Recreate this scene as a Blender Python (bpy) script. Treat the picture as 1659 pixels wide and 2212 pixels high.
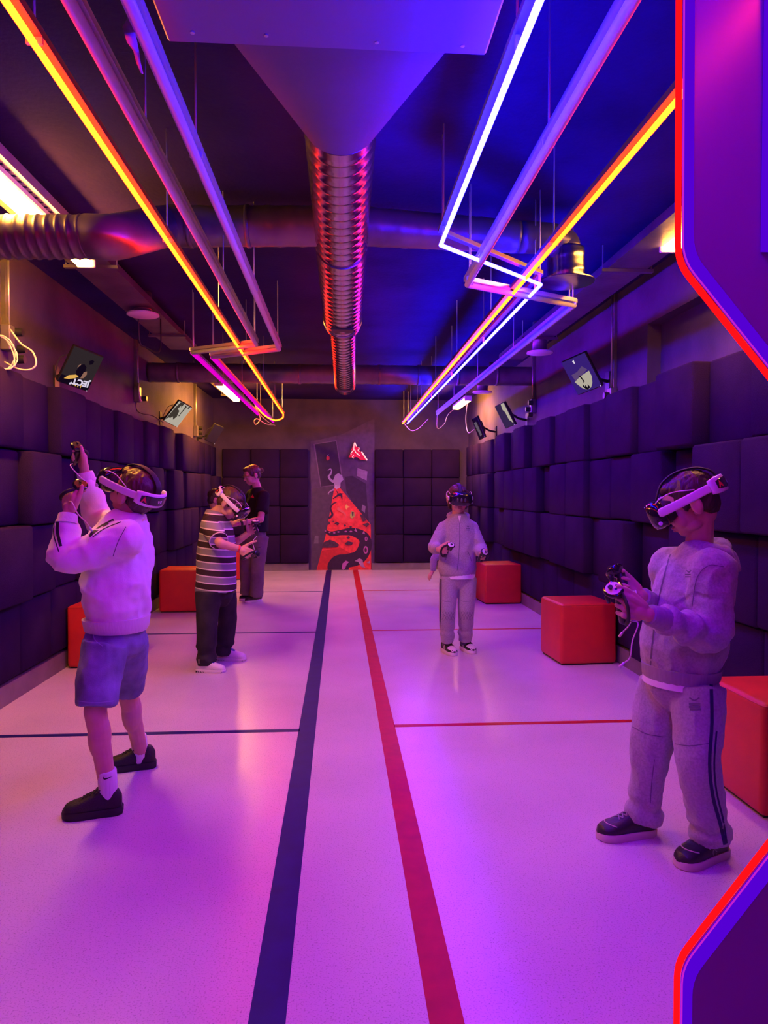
import bpy, bmesh, math, random
from mathutils import Vector, Matrix, noise
from mathutils.bvhtree import BVHTree

V = Vector
PI = math.pi
rnd = random.Random(7)
scn = bpy.context.scene
COL = scn.collection
for _o in list(bpy.data.objects):
    bpy.data.objects.remove(_o)

# ------------------------------------------------------------------ camera
IMG_W, IMG_H = 1659.0, 2212.0
FPX = 1530.0                      # focal length in pixels
CAM = V((0.0, 0.0, 1.33))
PITCH = -math.atan(42.0 / FPX)
YAW = math.atan(95.5 / FPX * math.cos(PITCH))
FW = V((math.sin(YAW) * math.cos(PITCH), math.cos(YAW) * math.cos(PITCH), math.sin(PITCH)))
RT = V((math.cos(YAW), -math.sin(YAW), 0.0))
UPV = RT.cross(FW)
cd = bpy.data.cameras.new('camera')
cam = bpy.data.objects.new('camera', cd)
COL.objects.link(cam)
cam.matrix_world = Matrix((
    (RT.x, UPV.x, -FW.x, CAM.x), (RT.y, UPV.y, -FW.y, CAM.y),
    (RT.z, UPV.z, -FW.z, CAM.z), (0, 0, 0, 1)))
cd.sensor_fit = 'VERTICAL'
cd.sensor_height = 24.0
cd.lens = FPX * 24.0 / IMG_H
cd.clip_start = 0.05
cd.clip_end = 60
scn.camera = cam

# ------------------------------------------------------------------ world and exposure
w = bpy.data.worlds.new('world')
scn.world = w
w.use_nodes = True
w.node_tree.nodes['Background'].inputs[0].default_value = (0.012, 0.004, 0.02, 1)
w.node_tree.nodes['Background'].inputs[1].default_value = 0.3
scn.view_settings.view_transform = 'Standard'
scn.view_settings.look = 'None'
scn.view_settings.exposure = EXPOSURE = 0.0
scn.view_settings.gamma = 1.0
scn.view_settings.use_curve_mapping = False
# strengths of the lamps the room has
RED_L, RED_R, BLUE_W, TUBE_LAMP, TUBE_LAMP_R, SIGN_RED, SIGN_BLUE = 1.0, 1.0, 1.0, 1.0, 0.36, 1.0, 1.0
RED_COL = (70.0, 1.0, 0.06)
BLUE_COL = (1.3, 1.0, 275.0)
LAMP_COL = (165.0, 66.0, 8.0)

# ------------------------------------------------------------------ helpers
def K(px, py, Y):
    """world point at depth Y seen at photo position (px, py)"""
    d = FW + RT * ((px - IMG_W / 2) / FPX) - UPV * ((py - IMG_H / 2) / FPX)
    return CAM + d * (Y / d.y)

def perp(d):
    d = d.normalized()
    a = V((0, 0, 1)) if abs(d.z) < 0.9 else V((1, 0, 0))
    x = d.cross(a).normalized()
    return x, d.cross(x).normalized()

class MB:
    def __init__(s):
        s.v = []
        s.f = []
    def add(s, vs, fs):
        o = len(s.v)
        s.v += [tuple(v) for v in vs]
        s.f += [tuple(i + o for i in f) for f in fs]
        return s
    def box(s, c, size, M=None):
        hx, hy, hz = size[0] / 2, size[1] / 2, size[2] / 2
        vs = [V((x * hx, y * hy, z * hz)) for z in (-1, 1) for y in (-1, 1) for x in (-1, 1)]
        if M is not None:
            vs = [M @ v for v in vs]
        vs = [v + V(c) for v in vs]
        return s.add(vs, [(0, 2, 3, 1), (4, 5, 7, 6), (0, 1, 5, 4), (2, 6, 7, 3), (0, 4, 6, 2), (1, 3, 7, 5)])
    def rbox(s, c, size, r, M=None, seg=2):
        """rounded box"""
        bm = bmesh.new()
        bmesh.ops.create_cube(bm, size=1)
        bmesh.ops.scale(bm, vec=V(size), verts=bm.verts)
        bmesh.ops.bevel(bm, geom=bm.edges[:], offset=r, segments=seg, affect='EDGES', profile=0.5)
        bm.verts.ensure_lookup_table()
        vs = [v.co.copy() for v in bm.verts]
        fs = [[v.index for v in f.verts] for f in bm.faces]
        bm.free()
        if M is not None:
            vs = [M @ v for v in vs]
        return s.add([v + V(c) for v in vs], fs)
    def loft(s, rings, cap=True):
        """rings: list of lists of points, equal length"""
        n = len(rings[0])
        vs = [p for r in rings for p in r]
        fs = []
        for k in range(len(rings) - 1):
            for i in range(n):
                j = (i + 1) % n
                fs.append((k * n + i, k * n + j, (k + 1) * n + j, (k + 1) * n + i))
        if cap:
            fs.append(tuple(range(n - 1, -1, -1)))
            fs.append(tuple(range((len(rings) - 1) * n, len(rings) * n)))
        return s.add(vs, fs)
    def eloft(s, secs, n=24, cap=True, pw=2.0):
        """secs: (centre, axis a, axis b, ra, rb) ellipse (or super-ellipse) sections"""
        rings = []
        for c, a, b, ra, rb in secs:
            r = []
            for i in range(n):
                t = 2 * PI * i / n
                ct, st = math.cos(t), math.sin(t)
                if pw != 2.0:
                    ct = math.copysign(abs(ct) ** (2 / pw), ct)
                    st = math.copysign(abs(st) ** (2 / pw), st)
                r.append(V(c) + V(a) * (ra * ct) + V(b) * (rb * st))
            rings.append(r)
        return s.loft(rings, cap)
    def tube(s, pts, r, n=8, cap=True, flat=1.0, ref=None):
        """tube along points, r number or list"""
        pts = [V(p) for p in pts]
        rs = r if isinstance(r, (list, tuple)) else [r] * len(pts)
        rings = []
        x = None
        for i, p in enumerate(pts):
            d = (pts[min(i + 1, len(pts) - 1)] - pts[max(i - 1, 0)])
            if d.length < 1e-9:
                d = V((0, 0, 1))
            d.normalize()
            if x is None:
                x = (ref - d * ref.dot(d)).normalized() if ref is not None else perp(d)[0]
            else:
                x = (x - d * x.dot(d))
                x = x.normalized() if x.length > 1e-6 else perp(d)[0]
            y = d.cross(x)
            rings.append([p + x * (rs[i] * math.cos(2 * PI * k / n)) + y * (rs[i] * flat * math.sin(2 * PI * k / n)) for k in range(n)])
        return s.loft(rings, cap)
    def ell(s, c, r, M=None, n=16, m=10):
        c = V(c)
        vs, fs = [], []
        for j in range(1, m):
            ph = PI * j / m
            for i in range(n):
                t = 2 * PI * i / n
                vs.append(V((r[0] * math.sin(ph) * math.cos(t), r[1] * math.sin(ph) * math.sin(t), r[2] * math.cos(ph))))
        vs.append(V((0, 0, r[2])))
        vs.append(V((0, 0, -r[2])))
        for j in range(m - 2):
            for i in range(n):
                k = (i + 1) % n
                fs.append((j * n + i, (j + 1) * n + i, (j + 1) * n + k, j * n + k))
        T, B = len(vs) - 2, len(vs) - 1
        for i in range(n):
            k = (i + 1) % n
            fs.append((T, i, k))
            fs.append((B, (m - 2) * n + k, (m - 2) * n + i))
        if M is not None:
            vs = [M @ v for v in vs]
        return s.add([v + c for v in vs], fs)
    def cap(s, p, q, r1, r2=None, n=14):
        """tapered capsule"""
        p, q = V(p), V(q)
        r2 = r1 if r2 is None else r2
        d = q - p
        L = d.length
        if L < 1e-6:
            return s.ell(p, (r1, r1, r1))
        d /= L
        x, y = perp(d)
        rings = []
        m = 5
        for k in range(m + 1):
            a = PI / 2 * (1 - k / m)
            rr, h = max(r1 * math.cos(a), r1 * 0.02), -r1 * math.sin(a)
            rings.append((p + d * h, rr))
        for k in range(m + 1):
            a = PI / 2 * k / m
            rr, h = max(r2 * math.cos(a), r2 * 0.02), r2 * math.sin(a)
            rings.append((q + d * h, rr))
        return s.loft([[c + x * (r * math.cos(2 * PI * i / n)) + y * (r * math.sin(2 * PI * i / n)) for i in range(n)] for c, r in rings])
    def chain(s, pts, rs, n=14):
        for i in range(len(pts) - 1):
            s.cap(pts[i], pts[i + 1], rs[i], rs[i + 1], n)
        return s
    def prism(s, poly, o, ux, uy, depth):
        """2d polygon in the plane (o, ux, uy), extruded by depth along ux x uy"""
        o, ux, uy = V(o), V(ux), V(uy)
        nz = ux.cross(uy).normalized() * depth
        a = [o + ux * p[0] + uy * p[1] for p in poly]
        b = [p + nz for p in a]
        n = len(poly)
        fs = [tuple(range(n - 1, -1, -1)), tuple(range(n, 2 * n))]
        fs += [(i, (i + 1) % n, n + (i + 1) % n, n + i) for i in range(n)]
        return s.add(a + b, fs)
    def lathe(s, prof, c, ax=V((0, 0, 1)), n=32, closed=False):
        """profile of (radius, height) about axis ax through c"""
        x, y = perp(V(ax))
        rings = [[V(c) + V(ax) * h + x * (r * math.cos(2 * PI * i / n)) + y * (r * math.sin(2 * PI * i / n)) for i in range(n)] for r, h in prof]
        if closed:
            rings.append(rings[0])
        return s.loft(rings, cap=not closed)
    def mesh(s, name, smooth=False, recalc=True):
        me = bpy.data.meshes.new(name)
        me.from_pydata(s.v, [], s.f)
        if recalc:
            bm = bmesh.new()
            bm.from_mesh(me)
            bmesh.ops.recalc_face_normals(bm, faces=bm.faces)
            bm.to_mesh(me)
            bm.free()
        if smooth:
            me.shade_smooth()
            if smooth == 'auto':
                me.set_sharp_from_angle(angle=math.radians(38))
        me.update()
        return me
    def build(s, name, mat, parent=None, smooth=False, kind=None):
        return link(name, s.mesh(name, smooth), mat, parent, kind)

def link(name, me, mat=None, parent=None, kind=None):
    o = bpy.data.objects.new(name, me)
    COL.objects.link(o)
    if mat is not None and me is not None and not me.materials:
        me.materials.append(mat)
    if parent is not None:
        o.parent = parent
        o.matrix_parent_inverse = pw_inv(parent)
    if kind:
        o['kind'] = kind
    return o

def pw_inv(p):
    return world_of(p).inverted()

def world_of(o):
    m = o.matrix_basis.copy()
    if o.parent is not None:
        m = world_of(o.parent) @ o.matrix_parent_inverse @ m
    return m

def tag(o, label, cat, group=None):
    o['label'] = label
    o['category'] = cat
    if group:
        o['group'] = group
    return o

def thing(name, label, cat, loc=(0, 0, 0), group=None):
    o = bpy.data.objects.new(name, None)
    COL.objects.link(o)
    o.empty_display_size = 0.1
    o.location = loc
    return tag(o, label, cat, group)

def struct(name, mb, mat, label=None, smooth=False):
    o = mb.build(name, mat, None, smooth)
    o['kind'] = 'structure'
    if label:
        o['label'] = label
    return o

def catmull(pts, n=6, closed=False):
    pts = [V(p) for p in pts]
    out = []
    N = len(pts)
    for i in range(N if closed else N - 1):
        p1, p2 = pts[i], pts[(i + 1) % N]
        p0 = pts[(i - 1) % N] if (closed or i > 0) else p1 * 2 - p2
        p3 = pts[(i + 2) % N] if (closed or i < N - 2) else p2 * 2 - p1
        for k in range(n):
            t = k / n
            out.append(0.5 * ((2 * p1) + (p2 - p0) * t + (2 * p0 - 5 * p1 + 4 * p2 - p3) * t * t + (3 * p1 - p0 - 3 * p2 + p3) * t ** 3))
    if not closed:
        out.append(pts[-1].copy())
    return out

def frame(fwd, up):
    """matrix with columns right, forward, up"""
    f = V(fwd).normalized()
    r = f.cross(V(up)).normalized()
    u = r.cross(f)
    return Matrix(((r.x, f.x, u.x), (r.y, f.y, u.y), (r.z, f.z, u.z)))

# remesh a union of overlapping closed shapes into one smooth surface
def remesh(mb, voxel, smooth_it=6, factor=0.5):
    me = mb.mesh('tmp')
    o = bpy.data.objects.new('tmp', me)
    COL.objects.link(o)
    m = o.modifiers.new('r', 'REMESH')
    m.mode = 'VOXEL'
    m.voxel_size = voxel
    m.use_smooth_shade = True
    if smooth_it:
        sm = o.modifiers.new('s', 'SMOOTH')
        sm.factor = factor
        sm.iterations = smooth_it
    dg = bpy.context.evaluated_depsgraph_get()
    out = bpy.data.meshes.new_from_object(o.evaluated_get(dg))
    bpy.data.objects.remove(o)
    bpy.data.meshes.remove(me)
    out.shade_smooth()
    return out

def wrinkle(me, fn):
    """move each vertex along its normal by fn(co)"""
    ns = [n.vector.copy() for n in me.vertex_normals]
    for v, n in zip(me.vertices, ns):
        v.co = v.co + n * fn(v.co)
    me.update()
    return me

def folds(amp, sc, seed, stretch=(1, 1, 1), fine=0.35):
    sx, sy, sz = stretch
    def fn(p):
        q = V((p.x * sc * sx + seed, p.y * sc * sy + seed * 1.7, p.z * sc * sz - seed))
        a = noise.noise(q)
        b = noise.noise(q * 2.3 + V((3.1, 1.7, 9.2)))
        return amp * ((0.5 - abs(a)) * 1.2 - 0.3 + fine * b)
    return fn

def bvh_of(me):
    return BVHTree.FromPolygons([v.co.copy() for v in me.vertices], [tuple(p.vertices) for p in me.polygons])

def decal(bvh, poly, o, ux, uy, direction, off=0.0015, cuts=2, thick=None):
    """flat 2d polygon laid onto a surface: returns MB"""
    bm = bmesh.new()
    vs = [bm.verts.new((p[0], p[1], 0)) for p in poly]
    f = bm.faces.new(vs)
    bmesh.ops.triangulate(bm, faces=[f])
    for _ in range(cuts):
        bmesh.ops.subdivide_edges(bm, edges=bm.edges[:], cuts=1, use_grid_fill=True)
    bm.verts.ensure_lookup_table()
    o, ux, uy, d = V(o), V(ux).normalized(), V(uy).normalized(), V(direction).normalized()
    pts = []
    for v in bm.verts:
        p = o + ux * v.co.x + uy * v.co.y
        h, n, i, dist = bvh.ray_cast(p - d * 0.3, d, 0.8)
        pts.append((h - d * off) if h is not None else p)
    bm.verts.index_update()
    fs = [[v.index for v in fa.verts] for fa in bm.faces]
    bm.free()
    mb = MB()
    mb.add(pts, fs)
    return mb

def ribbon(bvh, starts, targets, width, wdir, off=0.002, n=3):
    """strip laid on a surface: rays from starts to targets, width along wdir"""
    rows = []
    for a, b in zip(starts, targets):
        a, b = V(a), V(b)
        d = (b - a).normalized()
        wd = (V(wdir) - d * V(wdir).dot(d)).normalized()
        row = []
        for k in range(n + 1):
            p = a + wd * (width * (k / n - 0.5))
            h, nn, i, dist = bvh.ray_cast(p, d, (b - a).length * 1.3 + 0.1)
            row.append(h - d * off if h is not None else None)
        rows.append(row)
    mb = MB()
    idx = {}
    for i, r in enumerate(rows):
        for k, p in enumerate(r):
            if p is not None:
                idx[(i, k)] = len(mb.v)
                mb.v.append(tuple(p))
    for i in range(len(rows) - 1):
        for k in range(n):
            q = [(i, k), (i + 1, k), (i + 1, k + 1), (i, k + 1)]
            if all(x in idx for x in q):
                mb.f.append(tuple(idx[x] for x in q))
    return mb

# ------------------------------------------------------------------ materials
def mat(name, col, rough=0.6, metal=0.0, spec=0.5, bump=0.0, bscale=80.0, var=0.0, vscale=6.0, bdist=0.01, coat=0.0, sss=0.0, sheen=0.0, bstretch=None, detail=3.0):
    m = bpy.data.materials.new(name)
    m.use_nodes = True
    nt = m.node_tree
    b = nt.nodes['Principled BSDF']
    b.inputs['Base Color'].default_value = (*col, 1)
    b.inputs['Roughness'].default_value = rough
    b.inputs['Metallic'].default_value = metal
    b.inputs['Specular IOR Level'].default_value = spec
    if coat:
        b.inputs['Coat Weight'].default_value = coat
        b.inputs['Coat Roughness'].default_value = 0.1
    if sheen:
        b.inputs['Sheen Weight'].default_value = sheen
        b.inputs['Sheen Roughness'].default_value = 0.5
    if bump or var:
        tc = nt.nodes.new('ShaderNodeTexCoord')
        src = tc.outputs['Object']
        if bstretch:
            mp = nt.nodes.new('ShaderNodeMapping')
            mp.inputs['Scale'].default_value = bstretch
            nt.links.new(src, mp.inputs[0])
            src = mp.outputs[0]
    if bump:
        n = nt.nodes.new('ShaderNodeTexNoise')
        n.inputs['Scale'].default_value = bscale
        n.inputs['Detail'].default_value = detail
        nt.links.new(src, n.inputs['Vector'])
        bp = nt.nodes.new('ShaderNodeBump')
        bp.inputs['Strength'].default_value = bump
        bp.inputs['Distance'].default_value = bdist
        nt.links.new(n.outputs[0], bp.inputs['Height'])
        nt.links.new(bp.outputs[0], b.inputs['Normal'])
    if var:
        n2 = nt.nodes.new('ShaderNodeTexNoise')
        n2.inputs['Scale'].default_value = vscale
        n2.inputs['Detail'].default_value = 4
        nt.links.new(src, n2.inputs['Vector'])
        r = nt.nodes.new('ShaderNodeValToRGB')
        r.color_ramp.elements[0].position = 0.3
        r.color_ramp.elements[1].position = 0.7
        r.color_ramp.elements[0].color = (*[c * (1 - var) for c in col], 1)
        r.color_ramp.elements[1].color = (*[min(1, c * (1 + var)) for c in col], 1)
        nt.links.new(n2.outputs[0], r.inputs[0])
        nt.links.new(r.outputs[0], b.inputs['Base Color'])
    return m

def emis(name, col, strength=1.0):
    m = bpy.data.materials.new(name)
    m.use_nodes = True
    nt = m.node_tree
    nt.nodes.clear()
    e = nt.nodes.new('ShaderNodeEmission')
    e.inputs[0].default_value = (*col, 1)
    e.inputs[1].default_value = strength
    o = nt.nodes.new('ShaderNodeOutputMaterial')
    nt.links.new(e.outputs[0], o.inputs[0])
    return m

def emit_scaled(name, col, k):
    mx = max(col)
    return emis(name, tuple(c / mx for c in col), mx * k)
# ------------------------------------------------------------------ material list
M = {}
M['wall'] = mat('dark_wall_paint', (0.085, 0.058, 0.105), 0.8, spec=0.2, bump=0.25, bscale=60, var=0.25, vscale=2.5)
M['ceil'] = mat('black_ceiling_paint', (0.030, 0.012, 0.100), 0.9, spec=0.08, bump=0.3, bscale=40, var=0.3, vscale=1.5)
M['foam'] = mat('black_acoustic_fabric', (0.029, 0.012, 0.052), 0.95, spec=0.06, bump=0.5, bscale=260, var=0.2, vscale=3.0)
M['plinth'] = mat('grey_plinth', (0.20, 0.17, 0.16), 0.6, bump=0.2, bscale=30, var=0.2, vscale=5)
M['galv'] = mat('galvanised_steel', (0.42, 0.39, 0.42), 0.22, 1.0, bump=0.08, bscale=25, var=0.12, vscale=8)
M['duct_dark'] = mat('dull_painted_duct', (0.17, 0.15, 0.16), 0.36, 0.5, bump=0.15, bscale=30, var=0.3, vscale=4)
M['unit'] = mat('painted_unit_casing', (0.26, 0.20, 0.27), 0.5, bump=0.05, bscale=20, var=0.06, vscale=3)
M['funnel'] = mat('shaded_sheet_funnel', (0.13, 0.10, 0.14), 0.45, 0.2, bump=0.05, bscale=20, var=0.1, vscale=3)  # darker than the casing: the weaker light higher up is in the colour
M['channel_dark'] = mat('dark_aluminium_channel', (0.16, 0.12, 0.17), 0.45, 0.4)
M['alu'] = mat('aluminium_profile', (0.62, 0.6, 0.62), 0.35, 0.6)
M['sleeve'] = mat('white_silicone_sleeve', (0.78, 0.74, 0.78), 0.4, spec=0.4)
M['steel'] = mat('threaded_steel', (0.6, 0.58, 0.58), 0.4, 0.8)
M['tray'] = mat('zinc_tray', (0.55, 0.52, 0.46), 0.42, 0.5, var=0.1, vscale=10)
M['white_plastic'] = mat('white_plastic', (0.74, 0.70, 0.72), 0.35)
M['black_plastic'] = mat('black_plastic', (0.018, 0.017, 0.019), 0.35)
M['black_gloss'] = mat('black_gloss', (0.010, 0.010, 0.013), 0.12, coat=0.6)
M['rubber'] = mat('black_rubber', (0.014, 0.013, 0.015), 0.65)
M['cable'] = mat('white_cable', (0.72, 0.66, 0.55), 0.5)
M['dark_cable'] = mat('dark_cable', (0.03, 0.03, 0.03), 0.5)
M['red_leather'] = mat('red_faux_leather', (0.60, 0.028, 0.022), 0.42, spec=0.5, bump=0.35, bscale=420, bdist=0.004, var=0.10, vscale=5)
M['red_piping'] = mat('red_piping', (0.50, 0.02, 0.02), 0.4)
M['blue_paint'] = mat('navy_floor_paint', (0.010, 0.006, 0.12), 0.5, spec=0.2, var=0.15, vscale=12)
M['red_paint'] = mat('red_floor_paint', (0.42, 0.010, 0.016), 0.45, spec=0.25, var=0.15, vscale=12)
M['e_red'] = emit_scaled('red_neon_light', RED_COL, RED_L)
M['e_red_r'] = emit_scaled('red_neon_light_right', RED_COL, RED_R)
M['e_blue'] = emit_scaled('blue_white_neon_light', BLUE_COL, BLUE_W)
M['e_lamp'] = emit_scaled('warm_fluorescent_light', LAMP_COL, TUBE_LAMP)
M['e_lamp_r'] = emit_scaled('warm_fluorescent_light_right', LAMP_COL, TUBE_LAMP_R)
M['e_sign_red'] = emit_scaled('red_led_strip_light', (2.2, 0.006, 0.010), SIGN_RED)
M['e_sign_blue'] = emit_scaled('blue_led_strip_light', (0.09, 0.0, 0.65), SIGN_BLUE)
M['glow_magenta'] = emis('magenta_glow_on_sleeve', (0.95, 0.0, 0.72), 0.85)  # emission added to the unlit sleeves past the zigzag for their magenta glow
M['screen_dark'] = emis('dim_screen', (0.30, 0.20, 0.24), 0.09)
M['screen_white'] = emis('lit_screen', (0.72, 0.64, 0.52), 0.62)
M['screen_off'] = mat('switched_off_screen', (0.012, 0.012, 0.014), 0.15)

# floor: pale speckled resin with a satin shine
m = bpy.data.materials.new('speckled_resin_floor')
m.use_nodes = True
nt = m.node_tree
b = nt.nodes['Principled BSDF']
tc = nt.nodes.new('ShaderNodeTexCoord')
n1 = nt.nodes.new('ShaderNodeTexNoise')
n1.inputs['Scale'].default_value = 190
n1.inputs['Detail'].default_value = 3
n2 = nt.nodes.new('ShaderNodeTexNoise')
n2.inputs['Scale'].default_value = 1.3
n2.inputs['Detail'].default_value = 5
r1 = nt.nodes.new('ShaderNodeValToRGB')
r1.color_ramp.elements[0].position = 0.30
r1.color_ramp.elements[0].color = (0.40, 0.33, 0.38, 1)
r1.color_ramp.elements[1].position = 0.46
r1.color_ramp.elements[1].color = (0.66, 0.57, 0.63, 1)
r2 = nt.nodes.new('ShaderNodeValToRGB')
r2.color_ramp.elements[0].position = 0.3
r2.color_ramp.elements[0].color = (0.86, 0.86, 0.86, 1)
r2.color_ramp.elements[1].position = 0.7
r2.color_ramp.elements[1].color = (1, 1, 1, 1)
mx = nt.nodes.new('ShaderNodeMix')
mx.data_type = 'RGBA'
mx.blend_type = 'MULTIPLY'
mx.inputs[0].default_value = 1.0
r3 = nt.nodes.new('ShaderNodeMapRange')
r3.inputs['To Min'].default_value = 0.20
r3.inputs['To Max'].default_value = 0.30
for n in (n1, n2):
    nt.links.new(tc.outputs['Object'], n.inputs['Vector'])
nt.links.new(n1.outputs[0], r1.inputs[0])
nt.links.new(n2.outputs[0], r2.inputs[0])
nt.links.new(r1.outputs[0], mx.inputs[6])
nt.links.new(r2.outputs[0], mx.inputs[7])
nt.links.new(mx.outputs[2], b.inputs['Base Color'])
nt.links.new(n2.outputs[0], r3.inputs[0])
nt.links.new(r3.outputs[0], b.inputs['Roughness'])
bp = nt.nodes.new('ShaderNodeBump')
bp.inputs['Strength'].default_value = 0.06
bp.inputs['Distance'].default_value = 0.004
nt.links.new(n1.outputs[0], bp.inputs['Height'])
nt.links.new(bp.outputs[0], b.inputs['Normal'])
b.inputs['Specular IOR Level'].default_value = 0.5
M['floor'] = m

# ------------------------------------------------------------------ the room
XL, XR, YB, YF, ZC = -2.13, 2.22, 12.16, -2.6, 2.92
floor = struct('floor', MB().box(((XL + XR) / 2, (YB + YF) / 2, -0.05), (XR - XL + 0.6, YB - YF + 0.6, 0.1)), M['floor'], 'pale speckled resin floor with painted play-zone lines')
ceiling = struct('ceiling', MB().box(((XL + XR) / 2, (YB + YF) / 2, ZC + 0.05), (XR - XL + 0.6, YB - YF + 0.6, 0.1)), M['ceil'], 'black painted ceiling above the ducts')
wall_left = struct('wall_left', MB().box((XL - 0.1, (YB + YF) / 2, ZC / 2), (0.2, YB - YF + 0.4, ZC)), M['wall'], 'dark wall on the left, padded below')
wall_back = struct('wall_back', MB().box(((XL + XR) / 2, YB + 0.1, ZC / 2), (XR - XL, 0.2, ZC)), M['wall'], 'dark back wall around the painted mural')
wall_front = struct('wall_front', MB().box(((XL + XR) / 2, YF - 0.1, ZC / 2), (XR - XL, 0.2, ZC)), M['wall'], 'dark wall behind the viewer')
# right wall with the recessed niche above the padding
NY0, NY1, NZ0, NZ1 = 2.9, 5.02, 2.05, 2.545
mb = MB()
mb.box((XR + 0.16, (YB + YF) / 2, ZC / 2), (0.12, YB - YF + 0.4, ZC))
mb.box((XR + 0.05, (YB + YF) / 2, NZ0 / 2), (0.1, YB - YF + 0.4, NZ0))
mb.box((XR + 0.05, (YB + YF) / 2, (NZ1 + ZC) / 2), (0.1, YB - YF + 0.4, ZC - NZ1))
mb.box((XR + 0.05, (YF - 0.2 + NY0) / 2, (NZ0 + NZ1) / 2), (0.1, NY0 - YF + 0.2, NZ1 - NZ0))
mb.box((XR + 0.05, (YB + 0.2 + NY1) / 2, (NZ0 + NZ1) / 2), (0.1, YB + 0.2 - NY1, NZ1 - NZ0))
wall_right = struct('wall_right', mb, M['wall'], 'dark wall on the right with a recessed niche, padded below')

# skirting plinths
MB().box((XL + 0.025, (YB + YF) / 2, 0.065), (0.05, YB - YF, 0.13)).build('baseboard_left', M['plinth'])['kind'] = 'structure'
MB().box((XR - 0.025, (YB + YF) / 2, 0.065), (0.05, YB - YF, 0.13)).build('baseboard_right', M['plinth'])['kind'] = 'structure'
mb = MB()
MB().box((-1.31, YB - 0.025, 0.06), (1.55, 0.05, 0.12)).build('baseboard_back', M['plinth'])['kind'] = 'structure'
MB().box((1.36, YB - 0.025, 0.06), (1.62, 0.05, 0.12)).build('baseboard_back', M['plinth'])['kind'] = 'structure'

# painted lines on the floor
def floor_line(x0, x1, y0, y1, m):
    MB().box(((x0 + x1) / 2, (y0 + y1) / 2, 0.0006), (x1 - x0, y1 - y0, 0.0012)).build('floor_line', m, floor)
floor_line(-0.232, -0.138, YF, YB - 0.03, M['blue_paint'])
floor_line(0.222, 0.310, YF, YB - 0.03, M['red_paint'])
for y in (3.95, 6.75, 9.53, 1.15):
    floor_line(XL + 0.05, -0.225, y - 0.022, y + 0.022, M['blue_paint'])
    floor_line(0.305, XR - 0.05, y + 0.02, y + 0.064, M['red_paint'])

# ------------------------------------------------------------------ acoustic padding
PADS = {}
def pad_mesh(w_, h_, t):
    key = (round(w_, 3), round(h_, 3), round(t, 3))
    if key not in PADS:
        bm = bmesh.new()
        bmesh.ops.create_cube(bm, size=1)
        bmesh.ops.scale(bm, vec=V((w_, t, h_)), verts=bm.verts)
        bmesh.ops.bevel(bm, geom=bm.edges[:], offset=min(0.014, t * 0.25), segments=1, affect='EDGES')
        me = bpy.data.meshes.new('acoustic_panel')
        bm.to_mesh(me)
        bm.free()
        me.shade_smooth()
        me.set_sharp_from_angle(angle=math.radians(50))
        me.materials.append(M['foam'])
        PADS[key] = me
    return PADS[key]

ROWS = [0.15, 0.635, 1.12, 1.605, 2.09]
PADW, PADH = 0.482, 0.480
# how far each pad stands out (rows from the bottom), read off the photograph where it shows
THK = [0.06, 0.10, 0.15]
def pads_side(wall, xw, sgn, y_first, n, given):
    r = random.Random(11 if sgn > 0 else 5)
    for c in range(n):
        for k in range(4):
            t = given.get((c, k), r.choice(THK))
            if k == 0 and (c, k) not in given:
                t = 0.06
            me = pad_mesh(PADW, PADH, t)
            o = bpy.data.objects.new('acoustic_panel', me)
            COL.objects.link(o)
            o.location = (xw + sgn * t / 2, y_first + (c + 0.5) * 0.49, ROWS[k] + 0.2425 + r.uniform(-0.004, 0.004))
            o.rotation_euler = (r.uniform(-0.004, 0.004), 0, PI / 2 + r.uniform(-0.006, 0.006))
            o.parent = wall
# left wall: column 0 starts at y=2.76; column 4 starts at y=4.72 ...
pads_side(wall_left, XL, 1, 2.76, 19, {
    (3, 3): 0.10, (4, 3): 0.06, (5, 3): 0.15, (6, 3): 0.10, (7, 3): 0.06, (8, 3): 0.10, (9, 3): 0.06, (10, 3): 0.10, (11, 3): 0.15, (12, 3): 0.06, (13, 3): 0.15,
    (3, 2): 0.06, (4, 2): 0.15, (5, 2): 0.06, (6, 2): 0.10, (7, 2): 0.10, (8, 2): 0.06, (9, 2): 0.10, (10, 2): 0.15, (11, 2): 0.06, (12, 2): 0.15, (13, 2): 0.06,
    (3, 1): 0.15, (4, 1): 0.10, (5, 1): 0.06, (6, 1): 0.10, (7, 1): 0.06, (9, 1): 0.06, (10, 1): 0.10, (11, 1): 0.06})
pads_side(wall_right, XR, -1, 2.99, 18, {
    (0, 3): 0.15, (1, 3): 0.10, (2, 3): 0.20, (3, 3): 0.10, (4, 3): 0.15, (5, 3): 0.10, (6, 3): 0.15, (7, 3): 0.10, (8, 3): 0.15, (9, 3): 0.06, (10, 3): 0.15,
    (0, 2): 0.20, (1, 2): 0.20, (2, 2): 0.06, (3, 2): 0.15, (4, 2): 0.10, (5, 2): 0.10, (6, 2): 0.15, (7, 2): 0.15, (8, 2): 0.06, (9, 2): 0.15,
    (0, 1): 0.10, (1, 1): 0.10, (2, 1): 0.10, (3, 1): 0.06, (4, 1): 0.20, (5, 1): 0.06, (6, 1): 0.15, (7, 1): 0.15, (8, 1): 0.10, (9, 1): 0.15,
    (4, 0): 0.06, (3, 0): 0.15})
# back wall, left and right of the mural
rb = random.Random(3)
for x0, x1, cols in ((-1.98, -0.53, 3), (0.60, 2.06, 3)):
    wd = (x1 - x0) / cols
    for c in range(cols):
        for k in range(4):
            t = rb.choice((0.07, 0.085, 0.10))
            o = bpy.data.objects.new('acoustic_panel', pad_mesh(wd - 0.008, PADH, t))
            COL.objects.link(o)
            o.location = (x0 + (c + 0.5) * wd, YB - t / 2, ROWS[k] - 0.02 + 0.2425)
            o.parent = wall_back

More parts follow.
